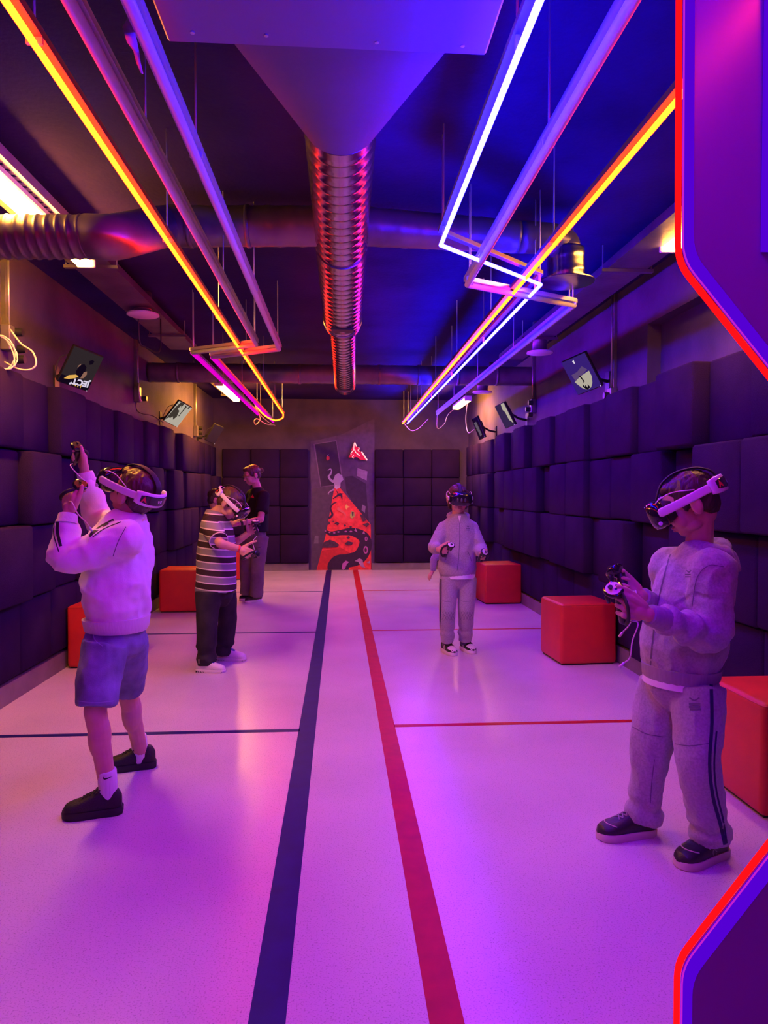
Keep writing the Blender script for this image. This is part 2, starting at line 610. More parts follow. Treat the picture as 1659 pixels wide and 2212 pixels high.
# ------------------------------------------------------------------ painted mural on the back wall
MU = thing('mural', 'painted mural of red ground with a dark tentacle between black pads on back wall', 'mural', (0.02, YB - 0.002, 0))
MUO = V((0, YB - 0.004, 0))
mu_n = [0]
def mpoly(name, pts, col, rough=0.55, parent=None, px=True, lift=None, em=None):
    """flat painted shape; pts in photo pixels on the back wall"""
    mu_n[0] += 1
    y = YB - 0.004 - 0.0006 * mu_n[0] if lift is None else YB - lift
    P = [K(x, yy, y) for x, yy in pts]
    P = [V((p.x, y, max(p.z, 0.002))) for p in P]
    # triangulate through bmesh for concave outlines
    bm = bmesh.new()
    f = bm.faces.new([bm.verts.new(p) for p in P])
    r = bmesh.ops.extrude_face_region(bm, geom=[f])
    bmesh.ops.translate(bm, vec=V((0, 0.003, 0)), verts=[v for v in r['geom'] if isinstance(v, bmesh.types.BMVert)])
    bmesh.ops.recalc_face_normals(bm, faces=bm.faces)
    bmesh.ops.triangulate(bm, faces=[f for f in bm.faces if len(f.verts) > 4])
    me = bpy.data.meshes.new(name)
    bm.to_mesh(me)
    bm.free()
    mm = em or (col if not isinstance(col, tuple) else mat('mural_' + name, col, rough, var=0.18, vscale=14))
    return link(name, me, mm, MU)
C0 = (0.085, 0.075, 0.095)
mpoly('painted_room', [(671, 1233), (671, 954), (737, 939), (809, 904), (809, 1233)], (0.085, 0.055, 0.115))
mpoly('painted_wall', [(674, 1056), (722, 1049), (712, 1110), (704, 1160), (690, 1232), (674, 1232)], (0.075, 0.058, 0.085))
mpoly('painted_door_frame', [(677, 959), (727, 951), (740, 1030), (733, 1048), (692, 1052)], (0.16, 0.11, 0.18))
mpoly('painted_door', [(680, 960), (726, 953), (737, 1028), (731, 1046), (694, 1051)], (0.03, 0.018, 0.045))
mpoly('painted_debris', [(745, 1030), (762, 1028), (790, 1045), (797, 1130), (770, 1100), (748, 1062)], (0.035, 0.022, 0.05))
mpoly('painted_note', [(772, 1011), (794, 1018), (792, 1038), (771, 1028)], (0.33, 0.25, 0.36))
mpoly('painted_note', [(783, 1090), (790, 1094), (788, 1108), (781, 1102)], (0.24, 0.19, 0.26))
mpoly('painted_panel', [(680, 1158), (688, 1158), (688, 1174), (678, 1174)], (0.16, 0.15, 0.18))
RG = mat('mural_red_ground', (0.80, 0.060, 0.045), 0.55, var=0.22, vscale=18)
mpoly('red_ground', [(722, 1054), (733, 1052), (801, 1133), (802, 1233), (684, 1233), (705, 1150)], RG)
mpoly('ground_shade', [(694, 1190), (736, 1183), (756, 1194), (716, 1206), (708, 1232), (685, 1232)], (0.55, 0.035, 0.025))
mpoly('ground_shade', [(726, 1092), (750, 1090), (770, 1108), (764, 1126), (738, 1130), (722, 1116)], (0.90, 0.09, 0.06))
BK = mat('mural_tentacle_black', (0.030, 0.014, 0.036), 0.5, var=0.2, vscale=20)
PK = mat('mural_sucker_pink', (0.48, 0.15, 0.42), 0.5)
# the tentacle: one thick brush path
def brush(name, path, widths, m_):
    pts = catmull([V((x, y, 0)) for x, y in path], 6)
    n = len(pts)
    Lp, Rp = [], []
    for i, p in enumerate(pts):
        d = (pts[min(i + 1, n - 1)] - pts[max(i - 1, 0)]).normalized()
        t = i / (n - 1) * (len(widths) - 1)
        a = int(min(t, len(widths) - 2))
        w_ = widths[a] + (widths[a + 1] - widths[a]) * (t - a)
        nn = V((-d.y, d.x, 0)) * w_
        Lp.append((p.x + nn.x, min(p.y + nn.y, 1232.5)))
        Rp.append((p.x - nn.x, min(p.y - nn.y, 1232.5)))
    out = []
    for q in Lp + Rp[::-1]:
        if not out or (abs(out[-1][0] - q[0]) + abs(out[-1][1] - q[1])) > 0.05:
            out.append(q)
    return mpoly(name, out, m_)
brush('tentacle', [(702, 1147), (716, 1153), (738, 1150), (762, 1149), (785, 1160), (789, 1180), (776, 1203), (752, 1211), (731, 1212), (722, 1222), (722, 1231)], [3, 5, 6, 9, 12, 14, 15, 15, 13, 14, 14], BK)
mpoly('tentacle', [(714, 1218), (724, 1205), (745, 1203), (756, 1218), (753, 1232), (712, 1232)], BK)
brush('tentacle', [(710, 1120), (718, 1112), (714, 1098), (720, 1088), (727, 1085)], [2.5, 2.2, 2, 1.5, 0.8], BK)
brush('tentacle', [(719, 1078), (727, 1072), (736, 1068), (739, 1079)], [0.8, 1.8, 3, 0.8], BK)
brush('tentacle', [(727, 1060), (733, 1070), (741, 1066)], [0.6, 1.6, 0.6], BK)
for x, y, a, b_ in ((703, 1147, 2, 1.4), (712, 1150, 2.2, 1.4), (722, 1151, 2.6, 1.5), (731, 1149, 2.6, 1.5), (747, 1148, 2.9, 1.6), (758, 1148, 3, 1.7)):
    mpoly('sucker', [(x + a * math.cos(t * PI / 5), y + b_ * math.sin(t * PI / 5)) for t in range(10)], PK)
def ring(x, y, a, b_):
    mpoly('sucker', [(x + a * math.cos(t * PI / 7), y + b_ * math.sin(t * PI / 7)) for t in range(14)], PK)
    mpoly('sucker_hole', [(x + a * .5 * math.cos(t * PI / 6), y + b_ * .62 * math.sin(t * PI / 6)) for t in range(12)], BK)
ring(791, 1164, 3, 4.8)
ring(790, 1188, 5, 8.5)
mpoly('sucker', [(738, 1228), (740, 1217), (747, 1211), (754, 1214), (749, 1219), (745, 1229), (741, 1231)], PK)
mpoly('spike', [(766, 1212), (776, 1206), (783, 1209), (786, 1222), (790, 1227), (780, 1224), (774, 1214)], (0.42, 0.25, 0.42))
mpoly('spike', [(792, 1216), (799, 1211), (799, 1217)], (0.42, 0.25, 0.42))
mpoly('spike', [(765, 1146), (768, 1140), (772, 1150)], (0.42, 0.2, 0.42))
mpoly('spike', [(783, 1152), (786, 1146), (789, 1154)], (0.42, 0.2, 0.42))
RK = mat('mural_rock', (0.065, 0.035, 0.055), 0.6, var=0.3, vscale=25)
for pts in ([(694, 1183), (700, 1171), (712, 1166), (724, 1170), (733, 1177), (728, 1182), (708, 1183)],
            [(744, 1174), (752, 1169), (763, 1172), (760, 1177), (750, 1178)], [(748, 1161), (753, 1158), (757, 1161), (752, 1164)],
            [(722, 1131), (727, 1127), (733, 1130), (730, 1135)], [(742, 1135), (745, 1132), (748, 1135), (744, 1138)],
            [(754, 1138), (758, 1136), (761, 1138), (757, 1141)], [(777, 1111), (785, 1112), (792, 1124), (784, 1127)],
            [(783, 1133), (794, 1129), (799, 1132), (792, 1139)], [(706, 1131), (711, 1126), (714, 1131), (708, 1134)], [(716, 1126), (721, 1125), (722, 1128)]):
    mpoly('rock', pts, RK)
GL = mat('mural_green_glow', (0.42, 0.55, 0.10), 0.5)
mpoly('green_eye', [(756, 1112), (760, 1104), (765, 1106), (766, 1115), (761, 1120), (757, 1118)], GL)
mpoly('eye_slit', [(760, 1106), (764, 1106), (763, 1115), (761, 1115)], BK)
mpoly('spark', [(745, 1094), (748, 1089), (751, 1093), (757, 1095), (751, 1097), (749, 1102), (746, 1097)], (0.75, 0.55, 0.10))
brush('painted_slab', [(729, 1098), (738, 1104), (746, 1112), (744, 1122)], [3.5, 2.5, 1.6, 0.5], mat('mural_slab', (0.75, 0.16, 0.12), 0.5))
SMK = mat('mural_smoke', (0.36, 0.30, 0.50), 0.6)
brush('smoke', [(717, 1015), (714, 1024), (710, 1030), (716, 1038), (724, 1042)], [1, 2, 2.2, 2.5, 3], SMK)
brush('smoke', [(708, 1016), (714, 1013), (717, 1018)], [0.8, 1.3, 1], SMK)
mpoly('painted_creature', [(722, 1049), (720, 1036), (724, 1026), (731, 1022), (739, 1027), (742, 1036), (736, 1042), (735, 1050), (728, 1053)], SMK)
mpoly('painted_creature', [(721, 1052), (725, 1048), (736, 1049), (733, 1054), (727, 1057)], (0.52, 0.42, 0.58))
brush('painted_creature', [(722, 1057), (714, 1061), (709, 1066), (711, 1068)], [1.8, 1.4, 1, .5], mat('mural_arm', (0.42, 0.34, 0.46), .6))
mpoly('painted_apple', [(705, 987), (708, 985), (712, 987), (712, 992), (708, 995), (705, 992)], (0.50, 0.03, 0.05))
mpoly('painted_leaf', [(705, 982), (708, 983), (711, 981), (708, 985)], (0.4, 0.34, 0.36))
# raised letter-like emblem in red, edge-lit
def emblem_pts(cx, cy, s):
    q = [(0, -20), (5, -9), (7, -8), (12, -3), (10, 0), (15, 2), (28, 20), (12, 19), (7, 14), (1, 13), (-3, 16), (-2, 14), (-13, 14), (-9, 6), (-5, 1), (-7, -3)]
    return [(cx + x * s, cy + y * s) for x, y in q]
EM = thing('wall_emblem', 'raised red angular emblem mounted on the mural', 'emblem', (0.26, YB - 0.03, 2.0))
def emb(name, pts, m_, y0, th):
    P = [K(x, yy, y0) for x, yy in pts]
    bm = bmesh.new()
    f = bm.faces.new([bm.verts.new(V((p.x, y0, p.z))) for p in P])
    r = bmesh.ops.extrude_face_region(bm, geom=[f])
    bmesh.ops.translate(bm, vec=V((0, th, 0)), verts=[v for v in r['geom'] if isinstance(v, bmesh.types.BMVert)])
    bmesh.ops.recalc_face_normals(bm, faces=bm.faces)
    bmesh.ops.triangulate(bm, faces=[f for f in bm.faces if len(f.verts) > 4])
    me = bpy.data.meshes.new(name)
    bm.to_mesh(me)
    bm.free()
    return link(name, me, m_, EM)
emb('emblem_face', emblem_pts(766, 974, 1.0), mat('emblem_red', (0.75, 0.02, 0.06), 0.4), YB - 0.07, 0.03)
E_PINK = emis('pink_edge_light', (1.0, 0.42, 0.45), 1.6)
def eline(path, r_=0.011):
    MB().tube([K(x, y, YB - 0.076) for x, y in path], r_, 6).build('light_line', E_PINK, EM)
eline([(766, 956), (770, 964)])
eline([(765, 957), (764, 972), (758, 979), (759, 983)], 0.008)
eline([(766, 971), (768, 977), (773, 981), (777, 985)], 0.009)
eline([(781, 976), (793, 994)], 0.013)
eline([(775, 966), (776, 970), (773, 972), (776, 976)], 0.008)
eline([(764, 983), (761, 987), (764, 990)], 0.007)
# ------------------------------------------------------------------ neon lines under the ceiling
ZT = CAM.z + 1.10
def seg_box(mb, a, b, w_, h_, up=V((0, 0, 1))):
    a, b = V(a), V(b)
    d = (b - a)
    L = d.length
    d.normalize()
    x = d.cross(up).normalized()
    z = x.cross(d)
    Mx = Matrix(((x.x, d.x, z.x), (x.y, d.y, z.y), (x.z, d.z, z.z)))
    mb.box((a + b) / 2, (w_, L, h_), Mx)
def neon(label, path, m_, r_, extra=None, rod_every=1.35, side=0.0, far=None):
    t = thing('neon_tube', label, 'neon light', (path[0][0], path[0][1], ZT), 'neon lines hung under the ceiling')
    P = [V((p[0], p[1], ZT)) for p in path]
    full = P + (extra or [])
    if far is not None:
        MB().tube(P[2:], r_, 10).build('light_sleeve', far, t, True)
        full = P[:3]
    MB().tube(full if not extra else P[:-1] + catmull([P[-1]] + extra, 5), r_, 10).build('light_sleeve', m_, t, True)
    mb = MB()
    for a, b_ in zip(P[:-1], P[1:]):
        if side:
            seg_box(mb, a + V((0, 0, 0.062)), b_ + V((0, 0, 0.062)), 0.026, 0.020)
        else:
            seg_box(mb, a + V((0, 0, 0.027)), b_ + V((0, 0, 0.027)), 0.042, 0.022)
    mb.build('channel', M['alu'] if m_ is M['sleeve'] else M['channel_dark'], t)
    # rods to the ceiling, clips round the sleeve
    for a, b_ in zip(P[:-1], P[1:]):
        L = (b_ - a).length
        n = max(1, int(L / rod_every))
        for k in range(n + 1):
            q = a.lerp(b_, min(0.985, max(0.015, (k + 0.0) / n)))
            if q.y < 1.2:
                continue
            MB().tube([q + V((0, 0, 0.04)), V((q.x, q.y, ZC))], 0.0035, 6).build('suspension_rod', M['steel'], t)
            if side:
                MB().box(q + V((0, 0, 0.034)), (0.010, 0.012, 0.050)).build('clip', M['white_plastic'], t)
            else:
                MB().box(q + V((0, 0, 0.02)), (0.040, 0.010, 0.040)).build('clip', M['white_plastic'], t)
    return t
neon('glowing red-yellow neon line on the left, running straight to the back', [(-0.724, -2.3), (-0.79, 10.06)], M['e_red'], 0.0092,
     [K(610, 903, 10.0), K(595, 908, 9.9), K(577, 901, 9.85), K(562, 888, 9.8), K(552, 872, 9.9)])
neon('zigzag neon line, unlit white then with added magenta glow, next to the glowing left line', [(-0.585, -2.3), (-0.62, 5.36), (-1.158, 5.69), (-1.15, 10.1)], M['sleeve'], 0.016, far=M['glow_magenta'])
neon('zigzag neon line, unlit white then with added magenta glow, nearest the spiral duct on the left', [(-0.478, -2.3), (-0.464, 5.52), (-1.036, 5.87), (-1.035, 11.2)], M['sleeve'], 0.016, far=M['glow_magenta'])
neon('glowing white-blue neon line with a zigzag on the right', [(0.445, -2.3), (0.45, 3.16), (1.064, 3.72), (1.078, 11.29)], M['e_blue'], 0.0095, side=-1.0)
neon('unlit white neon line with a zigzag outside the glowing blue one', [(0.62, -2.3), (0.677, 3.75), (1.377, 4.12), (1.365, 9.9)], M['sleeve'], 0.016)
neon('glowing red-yellow neon line on the right, running straight to the back', [(0.92, -2.3), (1.004, 11.29)], M['e_red_r'], 0.0092)
# loose supply cables at the far ends
def cable(name, label, pts, r_=0.004, m_='cable', group=None):
    o = MB().tube(catmull(pts, 6), r_, 6).build(name, M[m_], None, True)
    return tag(o, label, 'cable', group)
cable('supply_cable', 'pale cable loop dangling at the far end of the left neon lines', [K(556, 885, 10.1), K(562, 905, 10.1), K(553, 917, 10.1), K(549, 910, 10.05), K(556, 905, 10.0), K(575, 916, 10.3), K(592, 918, 11.1)], 0.007)
cable('supply_cable', 'pale cable draped between the left neon ends', [K(548, 868, 10.0), K(560, 893, 10.1), K(580, 912, 10.6), K(594, 919, 11.1)], 0.006)
cable('supply_cable', 'thin cable sagging below the far end of the right red neon line', [K(872, 914, 11.2), K(888, 930, 11.1), K(905, 925, 10.9), K(925, 905, 10.4)], 0.005)
cable('supply_cable', 'thin cable sagging below the unlit right neon line', [V((1.365, 9.9, 2.43)), K(945, 925, 10.1), K(960, 915, 10.2), K(970, 893, 10.3), V((1.86, 10.23, CAM.z + 1.35))], 0.005)
cable('supply_cable', 'cable hanging from the far right lamp to the small screen', [V((1.86, 10.25, CAM.z + 1.34)), K(1006, 905, 10.3), K(1011, 934, 10.1), K(1024, 928, 9.88)], 0.006)

# ------------------------------------------------------------------ ducts
def spiral(mb, pts_r, pitch=0.085, ridge=0.004, n=40, step=7):
    """helical seam tube along straight pieces; pts_r = [(point, radius)]"""
    for (a, ra), (b_, rb_) in zip(pts_r[:-1], pts_r[1:]):
        a, b_ = V(a), V(b_)
        d = b_ - a
        L = d.length
        d.normalize()
        x, y = perp(d)
        N = max(2, int(L / pitch * step))
        rings = []
        for k in range(N + 1):
            s_ = L * k / N
            r0 = ra + (rb_ - ra) * k / N
            ring_ = []
            for i in range(n):
                th = 2 * PI * i / n
                ph = (s_ / pitch - i / n) % 1.0
                e = math.exp(-((ph - 0.5) / 0.13) ** 2)
                rr = r0 + ridge * e
                ring_.append(a + d * s_ + x * (rr * math.cos(th)) + y * (rr * math.sin(th)))
            rings.append(ring_)
        mb.loft(rings)
    return mb
DA, DB, DC, DD = K(735, 262, 2.73), K(738, 530, 3.97), K(740, 690, 5.36), K(745, 825, 7.42)
t = thing('spiral_duct', 'shiny galvanised spiral duct running along the middle of the ceiling', 'duct', DA)
spiral(MB(), [(DA, 0.137), (DB, 0.139)]).build('duct_pipe', M['galv'], t, True)
spiral(MB(), [(DB, 0.142), (DC, 0.139)]).build('duct_pipe', M['galv'], t, True)
spiral(MB(), [(DC, 0.103), (DD, 0.105)]).build('duct_pipe', M['galv'], t, True)
dn = (DC - DB).normalized()
MB().lathe([(0.138, 0), (0.146, 0.004), (0.146, 0.05), (0.103, 0.085), (0.10, 0.085)], DC - dn * 0.03, dn, 40).build('reducer', M['galv'], t, 'auto')
MB().lathe([(0.139, -0.03), (0.146, -0.028), (0.146, 0.028), (0.139, 0.03)], DB, dn, 40).build('joint_collar', M['galv'], t, 'auto')
dn2 = (DD - DC).normalized()
MB().lathe([(0.104, 0), (0.112, 0.004), (0.112, 0.12), (0.0, 0.125)], DD, dn2, 36).build('end_cap', M['galv'], t, 'auto')
for P_, rr in ((DB.lerp(DC, 0.86), 0.139), (DD.lerp(DC, 0.03), 0.1045)):
    MB().box(P_ - V((0, 0, rr - 0.004)), (rr * 1.15, 0.11, 0.016)).build('outlet_slot', M['black_plastic'], t)
for P_ in (DA.lerp(DB, 0.55), DB.lerp(DC, 0.5), DC.lerp(DD, 0.45)):
    MB().tube([P_ + V((0.0, 0, 0.09)), V((P_.x, P_.y, ZC))], 0.004, 6).build('hanger_rod', M['steel'], t)

# ceiling unit and its funnel
t = thing('ceiling_unit', 'large pale rectangular fan unit hung under the ceiling near the viewer', 'fan unit', (0, 1.4, 2.53))
MB().rbox((-0.026, 1.32, 2.71), (0.855, 1.26, 0.37), 0.006, Matrix.Rotation(0.004, 3, 'Y'), 1).build('casing', M['unit'], t)
for x_, y_ in ((-0.38, 1.9), (-0.19, 1.9), (0.1, 1.91), (0.33, 1.91)):
    MB().lathe([(0.006, 0), (0.006, -0.004), (0.0, -0.005)], (x_, y_, 2.526), V((0, 0, 1)), 8).build('screw', M['steel'], t)
MB().lathe([(0.0, 0), (0.035, 0.0), (0.035, 0.05), (0.0, 0.05)], (-0.5, 1.77, 2.56), V((1, 0, 0)), 16).build('pipe_stub', M['white_plastic'], t, 'auto')
rr_, cc_ = [], []
N_ = 40
fd = (DB - DA).normalized()
fx, fy = V((1, 0, 0)), V((0, 0, 1))
for i in range(N_):
    th = 2 * PI * i / N_
    c_, s_ = math.cos(th), math.sin(th)
    k_ = 1 / max(abs(c_), abs(s_))
    rr_.append(V((0.005 + 0.315 * c_ * k_, 1.945, 2.72 + 0.155 * s_ * k_)))
    cc_.append(DA + V((0.137 * c_, 0.0, 0.137 * s_)))
mid = [a.lerp(b_, 0.5) for a, b_ in zip(rr_, cc_)]
MB().loft([rr_, mid, cc_]).build('funnel', M['funnel'], t, 'auto')
MB().lathe([(0.137, 0), (0.141, 0.002), (0.141, 0.05), (0.137, 0.052)], DA - fd * 0.02, fd, 40).build('funnel_collar', M['galv'], t, 'auto')

def tube_rr(pts, a, b_):
    return [a + (b_ - a) * i / (len(pts) - 1) for i in range(len(pts))]
# cross duct near the lamps
TA, TB, TC_, TD = K(-230, 512, 3.4), K(235, 512, 3.4), K(370, 489, 3.9), K(700, 489, 3.9)
t = thing('cross_duct', 'dull ribbed duct crossing the ceiling in front, left of the spiral duct', 'duct', TB)
spiral(MB(), [(TA, 0.096), (TB, 0.096)], 0.046, 0.0055, 32, 7).build('duct_pipe', M['galv_dull'] if 'galv_dull' in M else M['duct_dark'], t, True)
ob_ = catmull([TB - V((0.10, 0, 0)), TB + V((0.02, 0.0, 0)), TB.lerp(TC_, 0.5), TC_ - V((0.02, 0, 0)), TC_ + V((0.10, 0, 0))], 6)
MB().tube(ob_, tube_rr(ob_, 0.100, 0.108), 32).build('offset_piece', M['duct_dark'], t, 'auto')
spiral(MB(), [(TC_, 0.104), (TD, 0.104)], 0.12, 0.003, 32, 7).build('duct_pipe', M['duct_dark'], t, True)
for P_ in (TC_.lerp(TD, 0.12), TC_.lerp(TD, 0.5)):
    MB().lathe([(0.108, -0.012), (0.111, -0.01), (0.111, 0.01), (0.108, 0.012)], P_, (TD - TC_).normalized(), 32).build('duct_band', M['duct_dark'], t, True)
TE, TF = K(790, 490, 3.9), K(1120, 512, 3.9)
t = thing('cross_duct', 'dull duct crossing the ceiling in front, right of the spiral duct, with round outlet', 'duct', TE)
spiral(MB(), [(TE, 0.10), (TF, 0.085)], 0.12, 0.003, 32, 7).build('duct_pipe', M['duct_dark'], t, True)
SP = K(1222, 608, 3.95)
el = catmull([TF, TF.lerp(V((SP.x, 3.93, TF.z)), 0.6), V((SP.x - 0.02, 3.95, TF.z - 0.01)), V((SP.x, 3.95, SP.z + 0.17))], 5)
MB().tube(el, 0.085, 24).build('elbow', M['duct_dark'], t, True)
spiral(MB(), [(V((SP.x, 3.95, SP.z + 0.18)), 0.100), (V((SP.x, 3.95, SP.z)), 0.102)], 0.09, 0.003, 32, 8).build('outlet_pipe', M['galv'], t, True)
MB().lathe([(0.10, 0.012), (0.158, 0.0), (0.158, -0.006), (0.0, -0.006)], SP, V((0, 0, 1)), 40).build('outlet_flange', M['galv'], t, 'auto')
# duct crossing further back
t = thing('cross_duct', 'dark duct crossing the whole ceiling towards the back', 'duct', (0, 8.1, 2.68))
BD0, BD1 = V((XL + 0.01, 8.1, 2.672)), V((XR - 0.01, 8.1, 2.672))
spiral(MB(), [(BD0, 0.107), (BD1, 0.107)], 0.15, 0.003, 28, 6).build('duct_pipe', M['duct_dark'], t, True)
for k in range(9):
    x_ = -1.8 + k * 0.45
    MB().lathe([(0.11, -0.015), (0.114, -0.013), (0.114, 0.013), (0.11, 0.015)], (x_, 8.1, 2.672), V((1, 0, 0)), 28).build('duct_band', M['duct_dark'], t, True)

# ------------------------------------------------------------------ cable trays and lamps
def tray(label, x0, x1, y0, y1, z, holes):
    tm = M['tray'] if holes else M['duct_dark']
    t = thing('cable_tray', label, 'cable tray', ((x0 + x1) / 2, y0, z))
    mb = MB()
    # perforated base built as strips: solid bands with slots between
    if holes:
        nb = 5
        xs = [x0 + (x1 - x0) * k / (2 * nb - 1) for k in range(2 * nb)]
        for k in range(nb):
            mb.box(((xs[2 * k] + xs[2 * k + 1]) / 2, (y0 + y1) / 2, z), (xs[2 * k + 1] - xs[2 * k], y1 - y0, 0.002))
        yy = y0
        while yy < y1:
            for k in range(nb - 1):
                o_ = 0.02 if k % 2 else 0.0
                mb.box(((xs[2 * k + 1] + xs[2 * k + 2]) / 2, yy + 0.018 + o_, z), (xs[2 * k + 2] - xs[2 * k + 1], 0.034, 0.002))
            yy += 0.06
    else:
        mb.box(((x0 + x1) / 2, (y0 + y1) / 2, z), (x1 - x0, y1 - y0, 0.002))
    mb.build('tray_base', tm, t)
    for x in (x0, x1):
        MB().box((x, (y0 + y1) / 2, z + 0.025), (0.002, y1 - y0, 0.05)).build('tray_side', tm, t)
    y = y0 + 0.3
    while y < y1:
        MB().box(((x0 + x1) / 2, y, z - 0.012), (x1 - x0 + 0.08, 0.035, 0.02)).build('tray_bracket', M['duct_dark'], t)
        for x in (x0 - 0.03, x1 + 0.03):
            MB().tube([(x, y, z - 0.02), (x, y, ZC)], 0.004, 6).build('hanger_rod', M['steel'], t)
        y += 2.0
    return t
TZ = CAM.z + 1.46
tray('zinc perforated cable tray above the near left lamp', -1.72, -1.46, 2.2, 4.35, TZ, True)
tray('dark cable tray on the left beyond the ribbed duct', -1.72, -1.46, 4.40, 7.4, TZ, False)
tray('zinc cable tray above the far left lamp', -1.72, -1.48, 8.4, 11.6, TZ, False)
tray('zinc cable tray along the right wall', 1.72, 1.98, 2.2, 7.6, TZ - 0.02, False)
def lamp(label, x, y0, y1, z, m_='e_lamp', w_=0.11):
    t = thing('fluorescent_lamp', label, 'lamp', (x, (y0 + y1) / 2, z), 'fluorescent lamps along the walls')
    MB().rbox((x, (y0 + y1) / 2, z + 0.045), (w_, y1 - y0, 0.04), 0.008, None, 1).build('housing', M['white_plastic'], t)
    MB().rbox((x, (y0 + y1) / 2, z + 0.006), (w_ * 0.80, y1 - y0 - 0.05, 0.038), 0.010, None, 2).build('lamp_diffuser', M[m_], t, 'auto')
    for y in (y0 + 0.015, y1 - 0.015):
        MB().rbox((x, y, z + 0.012), (w_, 0.03, 0.05), 0.006, None, 1).build('end_holder', M['white_plastic'], t)
    for y in (y0 + 0.2, y1 - 0.2):
        MB().tube([(x, y, z + 0.06), (x, y, ZC)], 0.004, 6).build('hanger_rod', M['steel'], t)
    return t
LZ = CAM.z + 1.39
lamp('warm fluorescent lamp on the near left, partly behind the ribbed duct', -1.55, 3.22, 4.50, LZ)
lamp('warm fluorescent lamp on the far left above the small dark screen', -1.56, 9.3, 10.9, LZ)
lamp('warm fluorescent lamp on the near right, half hidden by the lit frame', 1.93, 2.95, 4.10, CAM.z + 1.42, 'e_lamp_r')
lamp('warm fluorescent lamp on the far right above the small screen', 1.86, 10.2, 11.3, CAM.z + 1.34)

# white round ceiling discs on short stems
def disc(label, px, py, Y, r_):
    p = K(px, py, Y)
    t = thing('air_valve', label, 'air valve', p, 'round white ceiling valves')
    MB().lathe([(0.0, -0.006), (r_ * 0.9, -0.006), (r_, 0.0), (r_ * 0.98, 0.012), (0.0, 0.014)], p, V((0, 0, 1)), 32).build('valve_disc', M['white_plastic'], t, 'auto')
    MB().lathe([(r_ * 0.55, 0.01), (r_ * 0.55, ZC - p.z)], p, V((0, 0, 1)), 20).build('stem', M['duct_dark'], t, True)
disc('white round ceiling valve on the left above the nearest screen', 309, 681, 5.79, 0.125)
disc('white round ceiling valve on the right above the screens', 1166, 763, 6.55, 0.122)
disc('white round ceiling valve on the far right near the lamp', 1042, 848, 9.2, 0.13)
disc('small white ceiling valve on the far right', 1061, 831, 8.6, 0.045)

# dark conduits with sockets on the side walls
def trunking(label, x, y, z0, sgn, sockets, wd=0.03):
    t = thing('cable_trunking', label, 'cable trunking', (x, y, z0))
    MB().box((x + sgn * 0.012, y, (z0 + ZC) / 2), (0.024, wd, ZC - z0)).build('duct_strip', M['duct_dark'], t)
    MB().tube([(x + sgn * 0.03, y + 0.02, z0), (x + sgn * 0.03, y + 0.02, ZC)], 0.008, 8).build('pipe', M['steel'], t, True)
    MB().rbox((x + sgn * 0.03, y, z0 - 0.05), (0.06, 0.075, 0.16), 0.006, None, 1).build('junction_box', M['duct_dark'], t)
    for k, (dy, dz) in enumerate(sockets):
        MB().lathe([(0.0, 0.05), (0.026, 0.05), (0.028, 0.0), (0.0, 0.0)], (x + sgn * 0.05, y + dy, z0 + dz), V((sgn, 0, 0)), 16).build('socket', M['black_plastic'], t, 'auto')
    return t
trunking('dark trunking with sockets at the near left, behind the coiled cable', XL, 4.66, 2.36, 1, [(0.06, 0.0), (0.10, -0.10), (0.08, -0.17)])
trunking('dark trunking on the left wall behind the white tilted screen', XL, 7.55, 2.40, 1, [(0.10, -0.08)])
trunking('dark trunking with plugs on the left wall beside the dark screen', XL, 10.55, 2.28, 1, [(0.12, 0.0), (0.12, -0.07), (0.12, -0.13)])
trunking('dark trunking with sockets on the right wall between two screens', XR, 7.95, 2.36, -1, [(-0.06, -0.02), (0.05, -0.08), (-0.05, -0.15)])
trunking('thin dark trunking on the right wall beside the niche', XR, 5.60, 2.14, -1, [(0.0, -0.03)])
cable('coiled_cable', 'loop of white cable hanging from the near left trunking', [K(22, 712, 4.6), K(45, 742, 4.55), K(70, 760, 4.5), K(78, 785, 4.5), K(66, 798, 4.5), K(40, 797, 4.52), K(10, 782, 4.55)], 0.0058)
coil = []
cC = K(6, 762, 4.5)
for k in range(60):
    a = 2 * PI * k / 15
    coil.append(cC + V((0.012 * math.sin(k * 0.7), -0.02, 0)) + V((0.0, 1, 0)) * (0.075 * math.cos(a)) * 0.3 + V((1, 0, 0)) * (0.075 * math.cos(a + 0.3)) + V((0, 0, 1)) * (0.105 * math.sin(a)))
tag(MB().tube(coil, 0.0046, 6).build('coiled_cable', M['cable'], None, True), 'wound coil of white cable at the left picture edge', 'cable')
cable('power_cable', 'thin cable looping under the left duct to the tray', [V((K(300, 730, 5.9).x, 5.9, ZC)), K(301, 733, 5.9), K(315, 750, 5.95), K(345, 758, 6.0), V((-1.5, 6.1, TZ))], 0.006, 'dark_cable')
cable('power_cable', 'thin dark cable hanging from left trunking to the white tilted screen', [K(300, 845, 7.6), K(294, 880, 7.6), K(306, 893, 7.7), K(330, 898, 7.9), K(352, 912, 8.2)], 0.006, 'dark_cable')
cable('power_cable', 'white cable piece on the left wall above the white tilted screen', [K(299.5, 828, 7.5), K(300, 845, 7.5), K(303, 862, 7.5), K(306, 867, 7.5)], 0.008)

